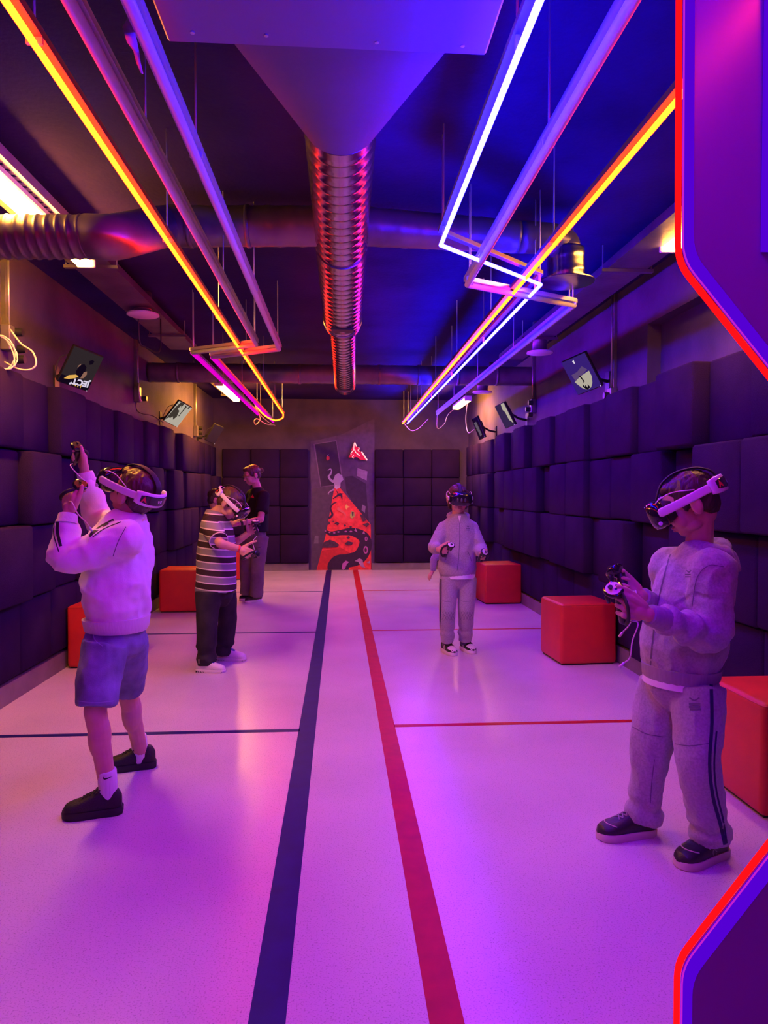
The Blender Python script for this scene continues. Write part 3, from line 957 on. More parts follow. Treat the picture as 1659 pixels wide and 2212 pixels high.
# torn strip of film hanging by the near left neon lines
t = thing('torn_film', 'torn strip of dusty film dangling beside the near unlit neon line', 'film', K(290, 60, 2.0))
fp = [(300, 0, 5), (292, 30, 12), (279, 62, 14), (286, 88, 12), (295, 112, 7), (300, 134, 5), (307, 160, 3)]
ra, rb2 = [], []
for i, (x, y, wd) in enumerate(fp):
    ra.append(K(x - wd, y + (3 if i % 2 else -2), 1.72 + 0.012 * (i % 3)))
    rb2.append(K(x + wd * 0.8, y, 1.74 - 0.01 * (i % 2)))
mb = MB()
mb.add(ra + rb2, [(i, i + 1, len(ra) + i + 1, len(ra) + i) for i in range(len(ra) - 1)])
o = mb.build('film_strip', mat('dusty_film', (0.5, 0.45, 0.48), 0.7), t, True)
sm_ = o.modifiers.new('thick', 'SOLIDIFY')
sm_.thickness = 0.002

# ------------------------------------------------------------------ tilted screens on the side walls
def screen(label, q, Ys, wallx, content, thick=0.035):
    """q: photo corners tl, tr, br, bl with their depths"""
    P = [K(x, y, Y) for (x, y), Y in zip(q, Ys)]
    c = (P[0] + P[1] + P[2] + P[3]) / 4
    u = ((P[1] - P[0]) + (P[2] - P[3])) / 2
    v = ((P[0] - P[3]) + (P[1] - P[2])) / 2
    W_, H_ = u.length, v.length
    u.normalize()
    v = (v - u * v.dot(u)).normalized()
    n = u.cross(v)                       # towards the viewer
    Mx = Matrix(((u.x, v.x, n.x), (u.y, v.y, n.y), (u.z, v.z, n.z)))
    t = thing('wall_screen', label, 'screen', c, 'tilted screens on wall brackets')
    MB().rbox(c - n * thick / 2, (W_, H_, thick), 0.005, Mx, 1).build('casing', M['black_plastic'], t)
    MB().rbox(c - n * (thick + 0.02), (W_ * 0.5, H_ * 0.5, 0.05), 0.008, Mx, 1).build('back_cover', M['black_plastic'], t)
    MB().box(c + n * 0.0008, (W_ * 0.965, H_ * 0.95, 0.0016), Mx).build('display', content.get('bg', M['screen_off']), t)
    k_ = 0
    for nm, pts, m_ in content.get('shapes', []):
        k_ += 1
        o_ = c + n * (0.0018 + 0.0006 * k_)
        MB().prism([((x - 0.5) * W_ * 0.965, (0.5 - y) * H_ * 0.95) for x, y in pts], o_, u, v, 0.0006).build(nm, m_, t)
    for txt, x, y, sz, rot, m_ in content.get('text', []):
        cu = bpy.data.curves.new('txt', 'FONT')
        cu.body = txt
        cu.size = sz
        cu.align_x = 'CENTER'
        cu.align_y = 'CENTER'
        cu.offset = 0.003
        tmp = bpy.data.objects.new('txt', cu)
        COL.objects.link(tmp)
        me = bpy.data.meshes.new_from_object(tmp.evaluated_get(bpy.context.evaluated_depsgraph_get()))
        bpy.data.objects.remove(tmp)
        k_ += 1
        R_ = Matrix.Rotation(rot, 3, 'Z')
        for vv in me.vertices:
            vv.co = c + n * (0.0022 + 0.0006 * k_) + Mx @ (R_ @ V((vv.co.x, vv.co.y, 0)) + V(((x - 0.5) * W_, (0.5 - y) * H_, 0)))
        me.materials.clear()
        link('screen_lettering', me, m_, t)
    # arm to the wall
    w0 = V((wallx, c.y + 0.12, c.z - 0.04))
    b0 = c - n * (thick + 0.04)
    MB().tube([b0, b0.lerp(w0, 0.5) + V((0, 0, -0.02)), w0], 0.014, 8).build('bracket_arm', M['black_plastic'], t)
    MB().box(w0, (0.02, 0.09, 0.16)).build('bracket_plate', M['black_plastic'], t)
    MB().lathe([(0.0, 0), (0.004, 0), (0.004, 0.003), (0.0, 0.003)], c + u * (W_ * 0.46) - v * (H_ * 0.475) + n * 0.0015, n, 8).build('power_led', emis('led_white', (0.9, 0.8, 1.0), 0.9) if 'led' not in M else M['led'], t)
    MB().tube(catmull([c - u * W_ * 0.45 - n * 0.05 + v * H_ * 0.2, c - u * W_ * 0.62 - n * 0.06 + v * H_ * 0.02, c - u * W_ * 0.56 - n * 0.05 - v * H_ * 0.35, c - u * W_ * 0.45 - n * 0.05 - v * H_ * 0.48], 5), 0.004, 6).build('loose_cable', M['dark_cable'], t, True)
    return t
blk = emis('screen_black', (0.010, 0.004, 0.016), 0.6)
grey = emis('screen_grey', (0.22, 0.16, 0.20), 0.10)
yel = emis('screen_yellow', (1.0, 0.55, 0.12), 0.75)
skin_s = emis('screen_skin', (0.75, 0.36, 0.25), 0.35)
wht = emis('screen_text_white', (0.85, 0.75, 0.95), 0.8)
screen('dim screen on the near left showing figure and white letters', [(157, 742), (221, 772), (193, 846), (127, 827)], (5.25, 5.42, 5.50, 5.33), XL,
       {'bg': M['screen_dark'], 'shapes': [
           ('picture_shape', [(0.0, 0.80), (0.55, 0.78), (1, 0.72), (1, 1), (0, 1)], blk),
           ('picture_shape', [(0.40, 0.42), (0.52, 0.34), (0.63, 0.40), (0.66, 0.58), (0.58, 0.72), (0.45, 0.74), (0.38, 0.60)], blk),
           ('picture_shape', [(0.62, 0.22), (0.70, 0.16), (0.78, 0.18), (0.76, 0.27), (0.68, 0.31)], blk),
           ('picture_shape', [(0.62, 0.55), (0.70, 0.50), (0.74, 0.58), (0.70, 0.70), (0.60, 0.74)], skin_s),
           ('picture_shape', [(0.36, 0.44), (0.42, 0.36), (0.43, 0.39), (0.37, 0.50)], skin_s),
           ('picture_shape', [(0.12, 0.88), (0.22, 0.76), (0.42, 0.68), (0.52, 0.70), (0.44, 0.78), (0.26, 0.86)], yel),
           ('picture_shape', [(0.34, 0.95), (0.40, 0.90), (0.41, 0.97), (0.36, 0.99)], wht),
           ('picture_shape', [(0.46, 0.90), (0.50, 0.90), (0.50, 0.97), (0.46, 0.97)], yel),
           ('picture_shape', [(0.54, 0.90), (0.57, 0.90), (0.58, 0.97), (0.54, 0.98)], yel),
           ('picture_shape', [(0.62, 0.90), (0.64, 0.90), (0.65, 0.98), (0.62, 0.98)], yel),
           ('picture_shape', [(0.69, 0.90), (0.74, 0.91), (0.74, 0.98), (0.72, 0.98), (0.71, 0.93)], yel)],
        'text': [('JECT', 0.66, 0.82, 0.062, PI + 0.12, wht)]})
dk = emis('screen_dark_shape', (0.12, 0.09, 0.07), 0.4)
screen('white tilted screen with dark drips on the left wall', [(382, 863), (413, 879), (385.5, 925), (358.5, 911)], (8.35, 8.5, 8.6, 8.45), XL,
       {'bg': M['screen_white'], 'shapes': [
           ('picture_shape', [(0.0, 0.98), (0.05, 0.30), (0.14, 0.0), (0.40, 0.0), (0.36, 0.20), (0.30, 0.10), (0.24, 0.30), (0.42, 0.36), (0.52, 0.62), (0.44, 0.80), (0.30, 0.68), (0.22, 0.78), (0.10, 0.80)], dk),
           ('picture_shape', [(0.50, 0.02), (0.66, 0.06), (0.62, 0.46), (0.57, 0.46), (0.58, 0.14)], dk),
           ('picture_shape', [(0.55, 0.50), (0.62, 0.48), (0.64, 0.54), (0.58, 0.57)], dk),
           ('picture_shape', [(0.74, 0.0), (0.86, 0.0), (0.82, 0.10), (0.77, 0.12)], dk)]})
screen('small switched-off screen in the far left corner', [(462, 914.5), (481, 923), (467, 961), (446, 952)], (10.6, 10.7, 10.8, 10.65), XL, {})
bl_ = emis('screen_blue', (0.10, 0.04, 0.75), 0.45)
screen('tilted screen on the near right with pale glowing bowl shape', [(1218, 782), (1267.5, 756.5), (1296.5, 837), (1241.5, 855)], (5.7, 5.5, 5.58, 5.78), XR,
       {'bg': emis('screen_violet', (0.09, 0.03, 0.42), 0.42), 'shapes': [
           ('picture_shape', [(0.14, 0.42), (0.40, 0.40), (0.66, 0.30), (0.80, 0.44), (0.42, 0.56), (0.18, 0.62)], emis('screen_mid', (0.30, 0.16, 0.50), 0.35)),
           ('picture_shape', [(0.13, 0.64), (0.42, 0.55), (0.84, 0.49), (0.84, 0.66), (0.74, 0.84), (0.62, 0.94), (0.44, 0.97), (0.28, 0.86)], M['screen_white']),
           ('picture_shape', [(0.38, 0.50), (0.46, 0.55), (0.50, 0.72), (0.43, 0.76), (0.45, 0.70), (0.42, 0.58)], blk),
           ('picture_shape', [(0.34, 0.84), (0.38, 0.78), (0.42, 0.86), (0.46, 0.82), (0.50, 0.92), (0.56, 0.82), (0.60, 0.93), (0.44, 0.97)], blk),
           ('picture_shape', [(0.42, 0.08), (0.50, 0.05), (0.49, 0.16), (0.45, 0.16)], wht)]})
screen('tilted screen with a bright diagonal band on the right wall', [(1072, 877), (1091.5, 867.5), (1109.5, 918.5), (1088.5, 927)], (8.25, 8.05, 8.12, 8.32), XR,
       {'bg': emis('screen_violet_dark', (0.16, 0.08, 0.34), 0.22), 'shapes': [
           ('picture_shape', [(0.66, 0.0), (0.98, 0.0), (0.98, 0.93), (0.72, 0.74), (0.70, 0.36), (0.58, 0.26)], M['screen_white'])]})
screen('small dark screen in the far right corner with a white cable', [(1020, 906), (1034, 896), (1043, 947), (1034, 950)], (9.9, 9.75, 9.8, 9.95), XR,
       {'shapes': [('picture_shape', [(0.15, 0.2), (0.6, 0.2), (0.75, 0.85), (0.4, 0.9)], emis('screen_pale', (0.4, 0.3, 0.42), 0.3))]})

# ------------------------------------------------------------------ red cube stools
def stool(label, x, y, rot, s=0.455, h=0.475):
    t = thing('cube_stool', label, 'stool', (x, y, 0), 'red cube stools along the walls')
    R_ = Matrix.Rotation(rot, 3, 'Z')
    bm = bmesh.new()
    bmesh.ops.create_grid(bm, x_segments=1, y_segments=1, size=0.5)
    bm.free()
    MB().rbox(V((x, y, h / 2 + 0.004)), (s, s, h - 0.008), 0.028, R_, 4).build('cushion', M['red_leather'], t, 'auto')
    a = s / 2 - 0.012
    ring_ = []
    for sx, sy in ((-1, -1), (1, -1), (1, 1), (-1, 1)):
        for k in range(4):
            an = math.atan2(sy, sx) - PI / 4 + (k / 3) * PI / 2
            ring_.append(V((sx * (a - 0.02) + 0.022 * math.cos(an) + sx * 0.006, sy * (a - 0.02) + 0.022 * math.sin(an) + sy * 0.006, h - 0.014)))
    ring_ = [V((x, y, 0)) + R_ @ p for p in ring_]
    MB().tube(ring_ + ring_[:1], 0.0028, 6, False).build('top_seam', M['red_piping'], t, True)
    MB().box(V((x, y, 0.004)), (s - 0.04, s - 0.04, 0.008), R_).build('base_board', M['rubber'], t)
stool('red cube stool on the right between the two standing players', 1.90, 5.545, math.radians(4))
stool('red cube stool on the right behind the player facing the camera', 1.93, 8.53, math.radians(4))
stool('large near red cube stool at the right edge beside the grey tracksuit', 1.935, 2.965, math.radians(0), 0.455, 0.475)
stool('red cube stool on the left hidden behind the boy in shorts', -1.825, 5.67, math.radians(-1))
stool('red cube stool on the left behind the boy in striped shirt', -1.775, 8.17, math.radians(0.5))
stool('far red cube stool on the left behind the standing adult', -1.715, 11.09, math.radians(2))

# ------------------------------------------------------------------ lit frame beside the viewer
t = thing('lit_frame', 'glossy purple panel frame edged with red and blue light at right', 'frame', (1.2, 1.42, 0))
FY0, FY1 = 1.400, 1.448
edge = [(0.728, 0.0), (0.728, 0.322), (1.16, 0.862), (1.16, 1.29), (0.712, 1.812), (0.708, 2.385)]
outer = [(1.75, 2.385), (1.75, 0.0)]
def rounded(pts, r_=0.035, n=5):
    out = []
    for i, p in enumerate(pts):
        if i in (0, len(pts) - 1):
            out.append(V((p[0], p[1], 0)))
            continue
        a, b_, c = V((*pts[i - 1], 0)), V((*p, 0)), V((*pts[i + 1], 0))
        p0 = b_ + (a - b_).normalized() * r_
        p2 = b_ + (c - b_).normalized() * r_
        for k in range(n + 1):
            s_ = k / n
            out.append(p0 * (1 - s_) ** 2 + b_ * 2 * s_ * (1 - s_) + p2 * s_ ** 2)
    return [(p.x, p.y) for p in out]
eo = rounded(edge)
M['panel'] = mat('satin_violet_panel', (0.20, 0.05, 0.20), 0.35, spec=0.5, var=0.05, vscale=2)
bm = bmesh.new()
f = bm.faces.new([bm.verts.new((x, FY0, z)) for x, z in eo + outer])
r = bmesh.ops.extrude_face_region(bm, geom=[f])
bmesh.ops.translate(bm, vec=V((0, FY1 - FY0, 0)), verts=[v for v in r['geom'] if isinstance(v, bmesh.types.BMVert)])
bmesh.ops.recalc_face_normals(bm, faces=bm.faces)
bmesh.ops.triangulate(bm, faces=[f for f in bm.faces if len(f.verts) > 4])
me = bpy.data.meshes.new('panel')
bm.to_mesh(me)
bm.free()
link('panel', me, M['panel'], t)
def inset(pts, d):
    out = []
    for i, p in enumerate(pts):
        a, b_ = V((*pts[max(i - 1, 0)], 0)), V((*pts[min(i + 1, len(pts) - 1)], 0))
        tn = (b_ - a).normalized()
        nrm = V((-tn.y, tn.x, 0))
        out.append((p[0] + nrm.x * d, p[1] + nrm.y * d))
    return out
led = inset(eo, 0.007)
MB().tube([(x, FY1 + 0.003, z) for x, z in led], 0.0068, 8).build('red_led_strip', M['e_sign_red'], t, True)
bi = inset(eo, 0.004)
vs, fs = [], []
for (x, z), (x2, z2) in zip(eo, bi):
    vs += [V((x, FY0 - 0.002, z)), V((x2, FY0 - 0.002, z2)), V((x2, FY1 - 0.008, z2)), V((x, FY1 - 0.008, z))]
for i in range(len(eo) - 1):
    for k in range(4):
        fs.append((i * 4 + k, i * 4 + (k + 1) % 4, (i + 1) * 4 + (k + 1) % 4, (i + 1) * 4 + k))
mb = MB()
mb.add(vs, fs)
mb.build('blue_led_profile', M['e_sign_blue'], t)
MB().tube([(x, FY1 - 0.016, z) for x, z in inset(eo, 0.0055)], 0.0018, 6).build('red_led_reflection', emis('magenta_led_reflection', (0.8, 0.02, 0.9), 0.7), t, True)  # glowing line that stands in for the red strip's reflection on the reveal
MB().box((0.875, FY0 - 0.008, 2.10), (0.045, 0.016, 0.565)).build('blue_led_bar', M['e_sign_blue'], t)
# ------------------------------------------------------------------ people: shared builders
M['skin'] = mat('warm_skin', (0.58, 0.33, 0.25), 0.5, spec=0.35, var=0.06, vscale=20, bump=0.06, bscale=300)
M['skin_d'] = mat('tan_skin', (0.50, 0.28, 0.20), 0.5, spec=0.35, var=0.06, vscale=20)
M['lips'] = mat('lips', (0.45, 0.17, 0.15), 0.45)
M['eye_white'] = mat('eye_white', (0.75, 0.72, 0.70), 0.3)
M['iris'] = mat('dark_iris', (0.03, 0.02, 0.015), 0.2)
M['hair_dark'] = mat('dark_brown_hair', (0.035, 0.020, 0.014), 0.45, bump=0.8, bscale=90, bstretch=(1, 1, 0.25), bdist=0.006, var=0.4, vscale=30)
M['hair_brown'] = mat('brown_hair', (0.075, 0.040, 0.022), 0.45, bump=0.8, bscale=90, bstretch=(1, 1, 0.25), bdist=0.006, var=0.4, vscale=30)
M['grey_marl'] = mat('grey_marl_jersey', (0.36, 0.34, 0.36), 0.9, spec=0.2, bump=0.35, bscale=350, bdist=0.003, var=0.16, vscale=120, sheen=0.3)
M['grey_rib'] = mat('grey_ribbed_jersey', (0.33, 0.31, 0.33), 0.9, spec=0.2, bump=0.5, bscale=160, bdist=0.004, bstretch=(1, 1, 0.1), var=0.1, vscale=100)
M['white_fleece'] = mat('white_sweatshirt_cotton', (0.84, 0.80, 0.82), 0.9, spec=0.2, bump=0.3, bscale=300, bdist=0.003, sheen=0.3)
M['white_rib'] = mat('white_ribbed_cotton', (0.72, 0.69, 0.70), 0.9, spec=0.2, bump=0.6, bscale=140, bdist=0.004, bstretch=(1, 1, 0.1))
M['denim'] = mat('faded_blue_denim', (0.20, 0.22, 0.36), 0.85, spec=0.2, bump=0.4, bscale=220, bdist=0.003, var=0.35, vscale=9)
M['black_cotton'] = mat('black_cotton', (0.012, 0.012, 0.014), 0.85, spec=0.2, bump=0.3, bscale=250, bdist=0.003)
M['dark_denim'] = mat('black_denim', (0.026, 0.024, 0.028), 0.8, spec=0.2, bump=0.4, bscale=220, bdist=0.003, var=0.3, vscale=10)
M['taupe'] = mat('taupe_trouser_cotton', (0.16, 0.13, 0.13), 0.85, spec=0.2, bump=0.35, bscale=200, bdist=0.003, var=0.15, vscale=10)
M['navy'] = mat('navy_stripe', (0.018, 0.02, 0.075), 0.8)
M['pale_blue'] = mat('pale_blue_stripe', (0.30, 0.34, 0.52), 0.8)
M['sock'] = mat('white_ribbed_sock', (0.72, 0.70, 0.72), 0.9, bump=0.6, bscale=120, bdist=0.004, bstretch=(1, 1, 0.08))
M['dark_mark'] = mat('dark_print', (0.02, 0.02, 0.03), 0.7)
M['grey_mark'] = mat('grey_print', (0.13, 0.12, 0.16), 0.8)
M['shoe_black'] = mat('black_shoe_mesh', (0.014, 0.012, 0.013), 0.6, bump=0.5, bscale=260, bdist=0.004)
M['shoe_dark'] = mat('dark_shoe_leather', (0.022, 0.020, 0.024), 0.4, bump=0.15, bscale=150)
M['sole_cream'] = mat('cream_rubber_sole', (0.58, 0.50, 0.42), 0.6)
M['sole_white'] = mat('white_rubber_sole', (0.72, 0.68, 0.68), 0.5)
M['sole_black'] = mat('black_rubber_sole', (0.012, 0.011, 0.012), 0.6)
M['shoe_white'] = mat('white_shoe_knit', (0.70, 0.66, 0.66), 0.5, bump=0.5, bscale=70, bdist=0.006, bstretch=(1, 0.25, 1))
M['shoe_blue'] = mat('blue_shoe_tongue', (0.025, 0.03, 0.22), 0.7)
M['cream_plate'] = mat('cream_controller_plate', (0.80, 0.68, 0.45), 0.35)
M['lace'] = mat('grey_lace', (0.28, 0.26, 0.26), 0.7)
M['red_mark'] = mat('red_print', (0.75, 0.04, 0.05), 0.5)
M['strap_white'] = mat('white_headset_plastic', (0.80, 0.77, 0.80), 0.3)

def G(px, py):
    """floor point seen at photo position"""
    d = FW + RT * ((px - IMG_W / 2) / FPX) - UPV * ((py - IMG_H / 2) / FPX)
    return CAM + d * (-CAM.z / d.z)

def head_prims(mb, C, Mx, s):
    def P(x, y, z):
        return C + Mx @ (V((x, y, z)) * s)
    def E(c, r):
        mb.ell(P(*c), (r[0] * s, r[1] * s, r[2] * s), Mx, 18, 12)
    E((0, -0.012, 0.030), (0.073, 0.092, 0.080))
    E((0, 0.022, -0.028), (0.058, 0.062, 0.074))
    E((0, 0.044, -0.082), (0.030, 0.030, 0.025))
    E((0, -0.02, -0.05), (0.05, 0.06, 0.05))
    for sx in (-1, 1):
        E((sx * 0.034, 0.046, -0.042), (0.026, 0.030, 0.030))
        E((sx * 0.028, 0.066, 0.018), (0.028, 0.018, 0.012))
        E((sx * 0.036, 0.014, -0.072), (0.017, 0.034, 0.021))
        # ears
        R_ = Mx @ Matrix.Rotation(sx * -0.35, 3, 'Z')
        mb.ell(P(sx * 0.080, -0.020, -0.012), (0.0105 * s, 0.022 * s, 0.034 * s), R_, 14, 12)
        mb.ell(P(sx * 0.086, -0.030, -0.006), (0.008 * s, 0.012 * s, 0.026 * s), R_, 12, 10)
        mb.cap(P(sx * 0.070, -0.010, -0.034), P(sx * 0.074, -0.014, -0.03), 0.009 * s)
    mb.cap(P(0, 0.080, 0.004), P(0, 0.095, -0.030), 0.0085 * s, 0.0115 * s)
    for sx in (-1, 1):
        E((sx * 0.011, 0.086, -0.034), (0.009, 0.010, 0.007))
    E((0, 0.079, -0.058), (0.021, 0.010, 0.0065))
    E((0, 0.076, -0.069), (0.019, 0.010, 0.0070))

def face_parts(parent, C, Mx, s, eyes=True):
    def P(x, y, z):
        return C + Mx @ (V((x, y, z)) * s)
    mb = MB()
    mb.ell(P(0, 0.0815, -0.0590), (0.019 * s, 0.0095 * s, 0.0050 * s), Mx, 14, 8)
    mb.ell(P(0, 0.0785, -0.0695), (0.016 * s, 0.0098 * s, 0.0058 * s), Mx, 14, 8)
    mb.build('lips', M['lips'], parent, True)
    if eyes:
        for sx in (-1, 1):
            o = MB().ell(P(sx * 0.030, 0.069, -0.002), (0.0125 * s, 0.010 * s, 0.0065 * s), Mx, 14, 8).build('eye', M['eye_white'], parent, True)
            MB().ell(P(sx * 0.030, 0.0768, -0.003), (0.005 * s, 0.003 * s, 0.005 * s), Mx, 10, 8).build('iris', M['iris'], o, True)
            MB().tube([P(sx * 0.014, 0.083, 0.018), P(sx * 0.030, 0.084, 0.024), P(sx * 0.046, 0.074, 0.019)], 0.0035 * s, 6).build('eyebrow', M['hair_dark'], parent, True)

def hair(parent, C, Mx, s, m_, style='short', seed=1.0):
    def P(x, y, z):
        return C + Mx @ (V((x, y, z)) * s)
    mb = MB()
    mb.ell(P(0, -0.024, 0.040), (0.080 * s, 0.094 * s, 0.080 * s), Mx, 24, 16)
    if style == 'short':
        mb.ell(P(0, -0.058, -0.010), (0.066 * s, 0.050 * s, 0.060 * s), Mx, 18, 12)
        for sx in (-1, 1):
            mb.ell(P(sx * 0.058, 0.008, 0.022), (0.018 * s, 0.030 * s, 0.034 * s), Mx, 12, 10)
            mb.cap(P(sx * 0.066, 0.018, 0.01), P(sx * 0.066, 0.014, -0.018), 0.009 * s, 0.005 * s)
        mb.ell(P(0, 0.030, 0.078), (0.056 * s, 0.045 * s, 0.028 * s), Mx, 14, 10)
        for sx in (-1, 1):
            mb.ell(P(sx * 0.052, -0.055, 0.004), (0.024 * s, 0.040 * s, 0.050 * s), Mx, 14, 10)
    elif style == 'bob':
        for sx in (-1, 1):
            mb.cap(P(sx * 0.068, -0.005, 0.05), P(sx * 0.076, 0.0, -0.055), 0.022 * s, 0.013 * s)
            mb.cap(P(sx * 0.070, -0.03, 0.03), P(sx * 0.066, -0.03, -0.075), 0.024 * s, 0.014 * s)
        mb.cap(P(0, -0.06, 0.02), P(0, -0.06, -0.065), 0.060 * s, 0.045 * s)
        mb.ell(P(0, 0.032, 0.074), (0.062 * s, 0.048 * s, 0.030 * s), Mx, 14, 10)
    elif style == 'bun':
        mb.ell(P(0, -0.058, -0.004), (0.066 * s, 0.052 * s, 0.056 * s), Mx, 18, 12)
        mb.ell(P(0, -0.120, 0.028), (0.032 * s, 0.034 * s, 0.032 * s), Mx, 14, 10)
        mb.cap(P(0, -0.125, 0.03), P(0.01, -0.150, 0.045), 0.018 * s, 0.008 * s)
        mb.ell(P(0, 0.040, 0.080), (0.058 * s, 0.042 * s, 0.030 * s), Mx, 14, 10)
        for sx in (-1, 1):
            mb.ell(P(sx * 0.058, 0.010, 0.022), (0.017 * s, 0.028 * s, 0.034 * s), Mx, 12, 10)
    me = remesh(mb, 0.0048 * s, 3)
    wrinkle(me, folds(0.006 * s, 45, seed, (1, 1, 0.4), 0.5))
    return link('hair', me, m_, parent)

def hand_prims(mb, wr, d, n, right, L, curl=(55, 75, 45), spread=0.05, thumb=(0.55, 0.75, 0.45), tcurl=0.5, index_curl=None):
    """returns grip centre and thumb-side axis"""
    d = V(d).normalized()
    n = V(n)
    n = (n - d * n.dot(d)).normalized()
    s = d.cross(n) if right else n.cross(d)
    k = L / 0.16
    mb.cap(wr, wr + d * 0.03 * k, 0.020 * k, 0.022 * k)
    lens = (0.42, 0.46, 0.43, 0.34)
    for i in range(4):
        off = (1.5 - i) * 0.0198 * k
        kn = wr + d * (0.50 * L - 0.006 * k * abs(i - 1)) + s * off
        mb.cap(wr + d * 0.022 * k + s * off * 0.62, kn, 0.0135 * k, 0.0115 * k)
        mb.cap(wr + d * 0.03 * k + s * off * 0.62 + n * 0.006 * k, kn + n * 0.004 * k, 0.0125 * k, 0.0100 * k)
        c = curl if (i > 0 or index_curl is None) else index_curl
        a = 0.0
        p = kn
        r0 = (0.0086, 0.0088, 0.0084, 0.0075)[i] * k
        for j, fr in enumerate((0.45, 0.31, 0.24)):
            a += math.radians(c[j])
            dr = (d * math.cos(a) + n * math.sin(a) + s * (spread * (1.5 - i) * (1 if j == 0 else 0.3))).normalized()
            q = p + dr * (lens[i] * L * fr)
            mb.cap(p, q, r0 * (1 - 0.09 * j), r0 * (0.93 - 0.11 * j))
            p = q
    tb = wr + d * 0.020 * k + s * 0.020 * k + n * 0.006 * k
    t1 = (d * thumb[0] + s * thumb[1] + n * thumb[2]).normalized()
    q1 = tb + t1 * 0.045 * k
    t2 = (t1 + d * tcurl + n * 0.15).normalized()
    q2 = q1 + t2 * 0.034 * k
    q3 = q2 + (t2 + d * tcurl * 0.5 - s * 0.25).normalized() * 0.026 * k
    mb.cap(tb, q1, 0.0165 * k, 0.0115 * k)
    mb.cap(q1, q2, 0.0112 * k, 0.0098 * k)
    mb.cap(q2, q3, 0.0098 * k, 0.0078 * k)
    return wr + d * (0.50 * L + 0.002 * k) + n * 0.0275 * k, s, d, n

def controller(label, g, s, d, n, k=1.0, plate='cream_plate', cord=None, tilt=0.5, lean=0.55, group='black hand controllers'):
    """held controller: grip along s (thumb side up), face plate on the thumb end"""
    t = thing('vr_controller', label, 'controller', g, group)
    a = (V(s).normalized() * 0.84 + V(d).normalized() * lean).normalized()
    f = (V(d).normalized() - a * V(d).normalized().dot(a)).normalized()
    g = V(g)
    top, bot = g + a * 0.040 * k, g - a * 0.062 * k
    mb = MB()
    mb.tube([bot - a * 0.006, bot, g - a * 0.02 * k, g + a * 0.02 * k, top], [0.006 * k, 0.0135 * k, 0.0160 * k, 0.0155 * k, 0.018 * k], 16)
    mb.build('grip', M['black_plastic'], t, True)
    pn = (a * 1.0 - n * tilt * 0.6 + f * 0.25).normalized()
    hc = top + f * 0.016 * k + a * 0.006 * k
    x, y = perp(pn)
    MB().lathe([(0.0, -0.020 * k), (0.018 * k, -0.018 * k), (0.029 * k, -0.006 * k), (0.031 * k, 0.002 * k), (0.029 * k, 0.006 * k), (0.0, 0.007 * k)], hc, pn, 24).build('head', M['black_gloss'], t, True)
    MB().lathe([(0.0, 0.0), (0.024 * k, 0.0), (0.024 * k, 0.0022 * k), (0.0, 0.003 * k)], hc + pn * 0.006 * k, pn, 20).build('face_plate', M[plate], t, 'auto')
    o = MB().lathe([(0.0035 * k, 0.0), (0.0035 * k, 0.006 * k), (0.0075 * k, 0.007 * k), (0.0075 * k, 0.0095 * k), (0.0, 0.009 * k)], hc + pn * 0.008 * k + f * 0.008 * k, pn, 14).build('thumbstick', M['rubber'], t, 'auto')
    for dx in (-0.006, 0.008):
        MB().lathe([(0.0042 * k, 0), (0.0042 * k, 0.003 * k), (0, 0.0034 * k)], hc + pn * 0.0085 * k - f * 0.010 * k + y * dx * k, pn, 10).build('button', M['black_plastic'], t, 'auto')
    tp = top + f * 0.028 * k - a * 0.012 * k
    MB().tube([tp + a * 0.014 * k, tp + f * 0.010 * k, tp + f * 0.008 * k - a * 0.020 * k], [0.006 * k, 0.009 * k, 0.005 * k], 10).build('trigger', M['black_plastic'], t, True)
    MB().tube(catmull([top - n * 0.016 * k, g + a * 0.012 * k - n * 0.050 * k, g - a * 0.030 * k - n * 0.048 * k, bot - n * 0.018 * k, bot], 5), 0.0034 * k, 8, True, 2.2).build('hand_strap', M['rubber'], t, True)
    if cord:
        MB().tube(catmull([bot] + cord, 6), 0.0026, 6).build('wrist_cord', M['cable'], t, True)
        e_ = V(cord[-1])
        dd = (V(cord[-1]) - V(cord[-2])).normalized()
        MB().tube([e_, e_ + dd * 0.02], 0.0045, 8).build('cord_stop', M['white_plastic'], t, True)
    return t

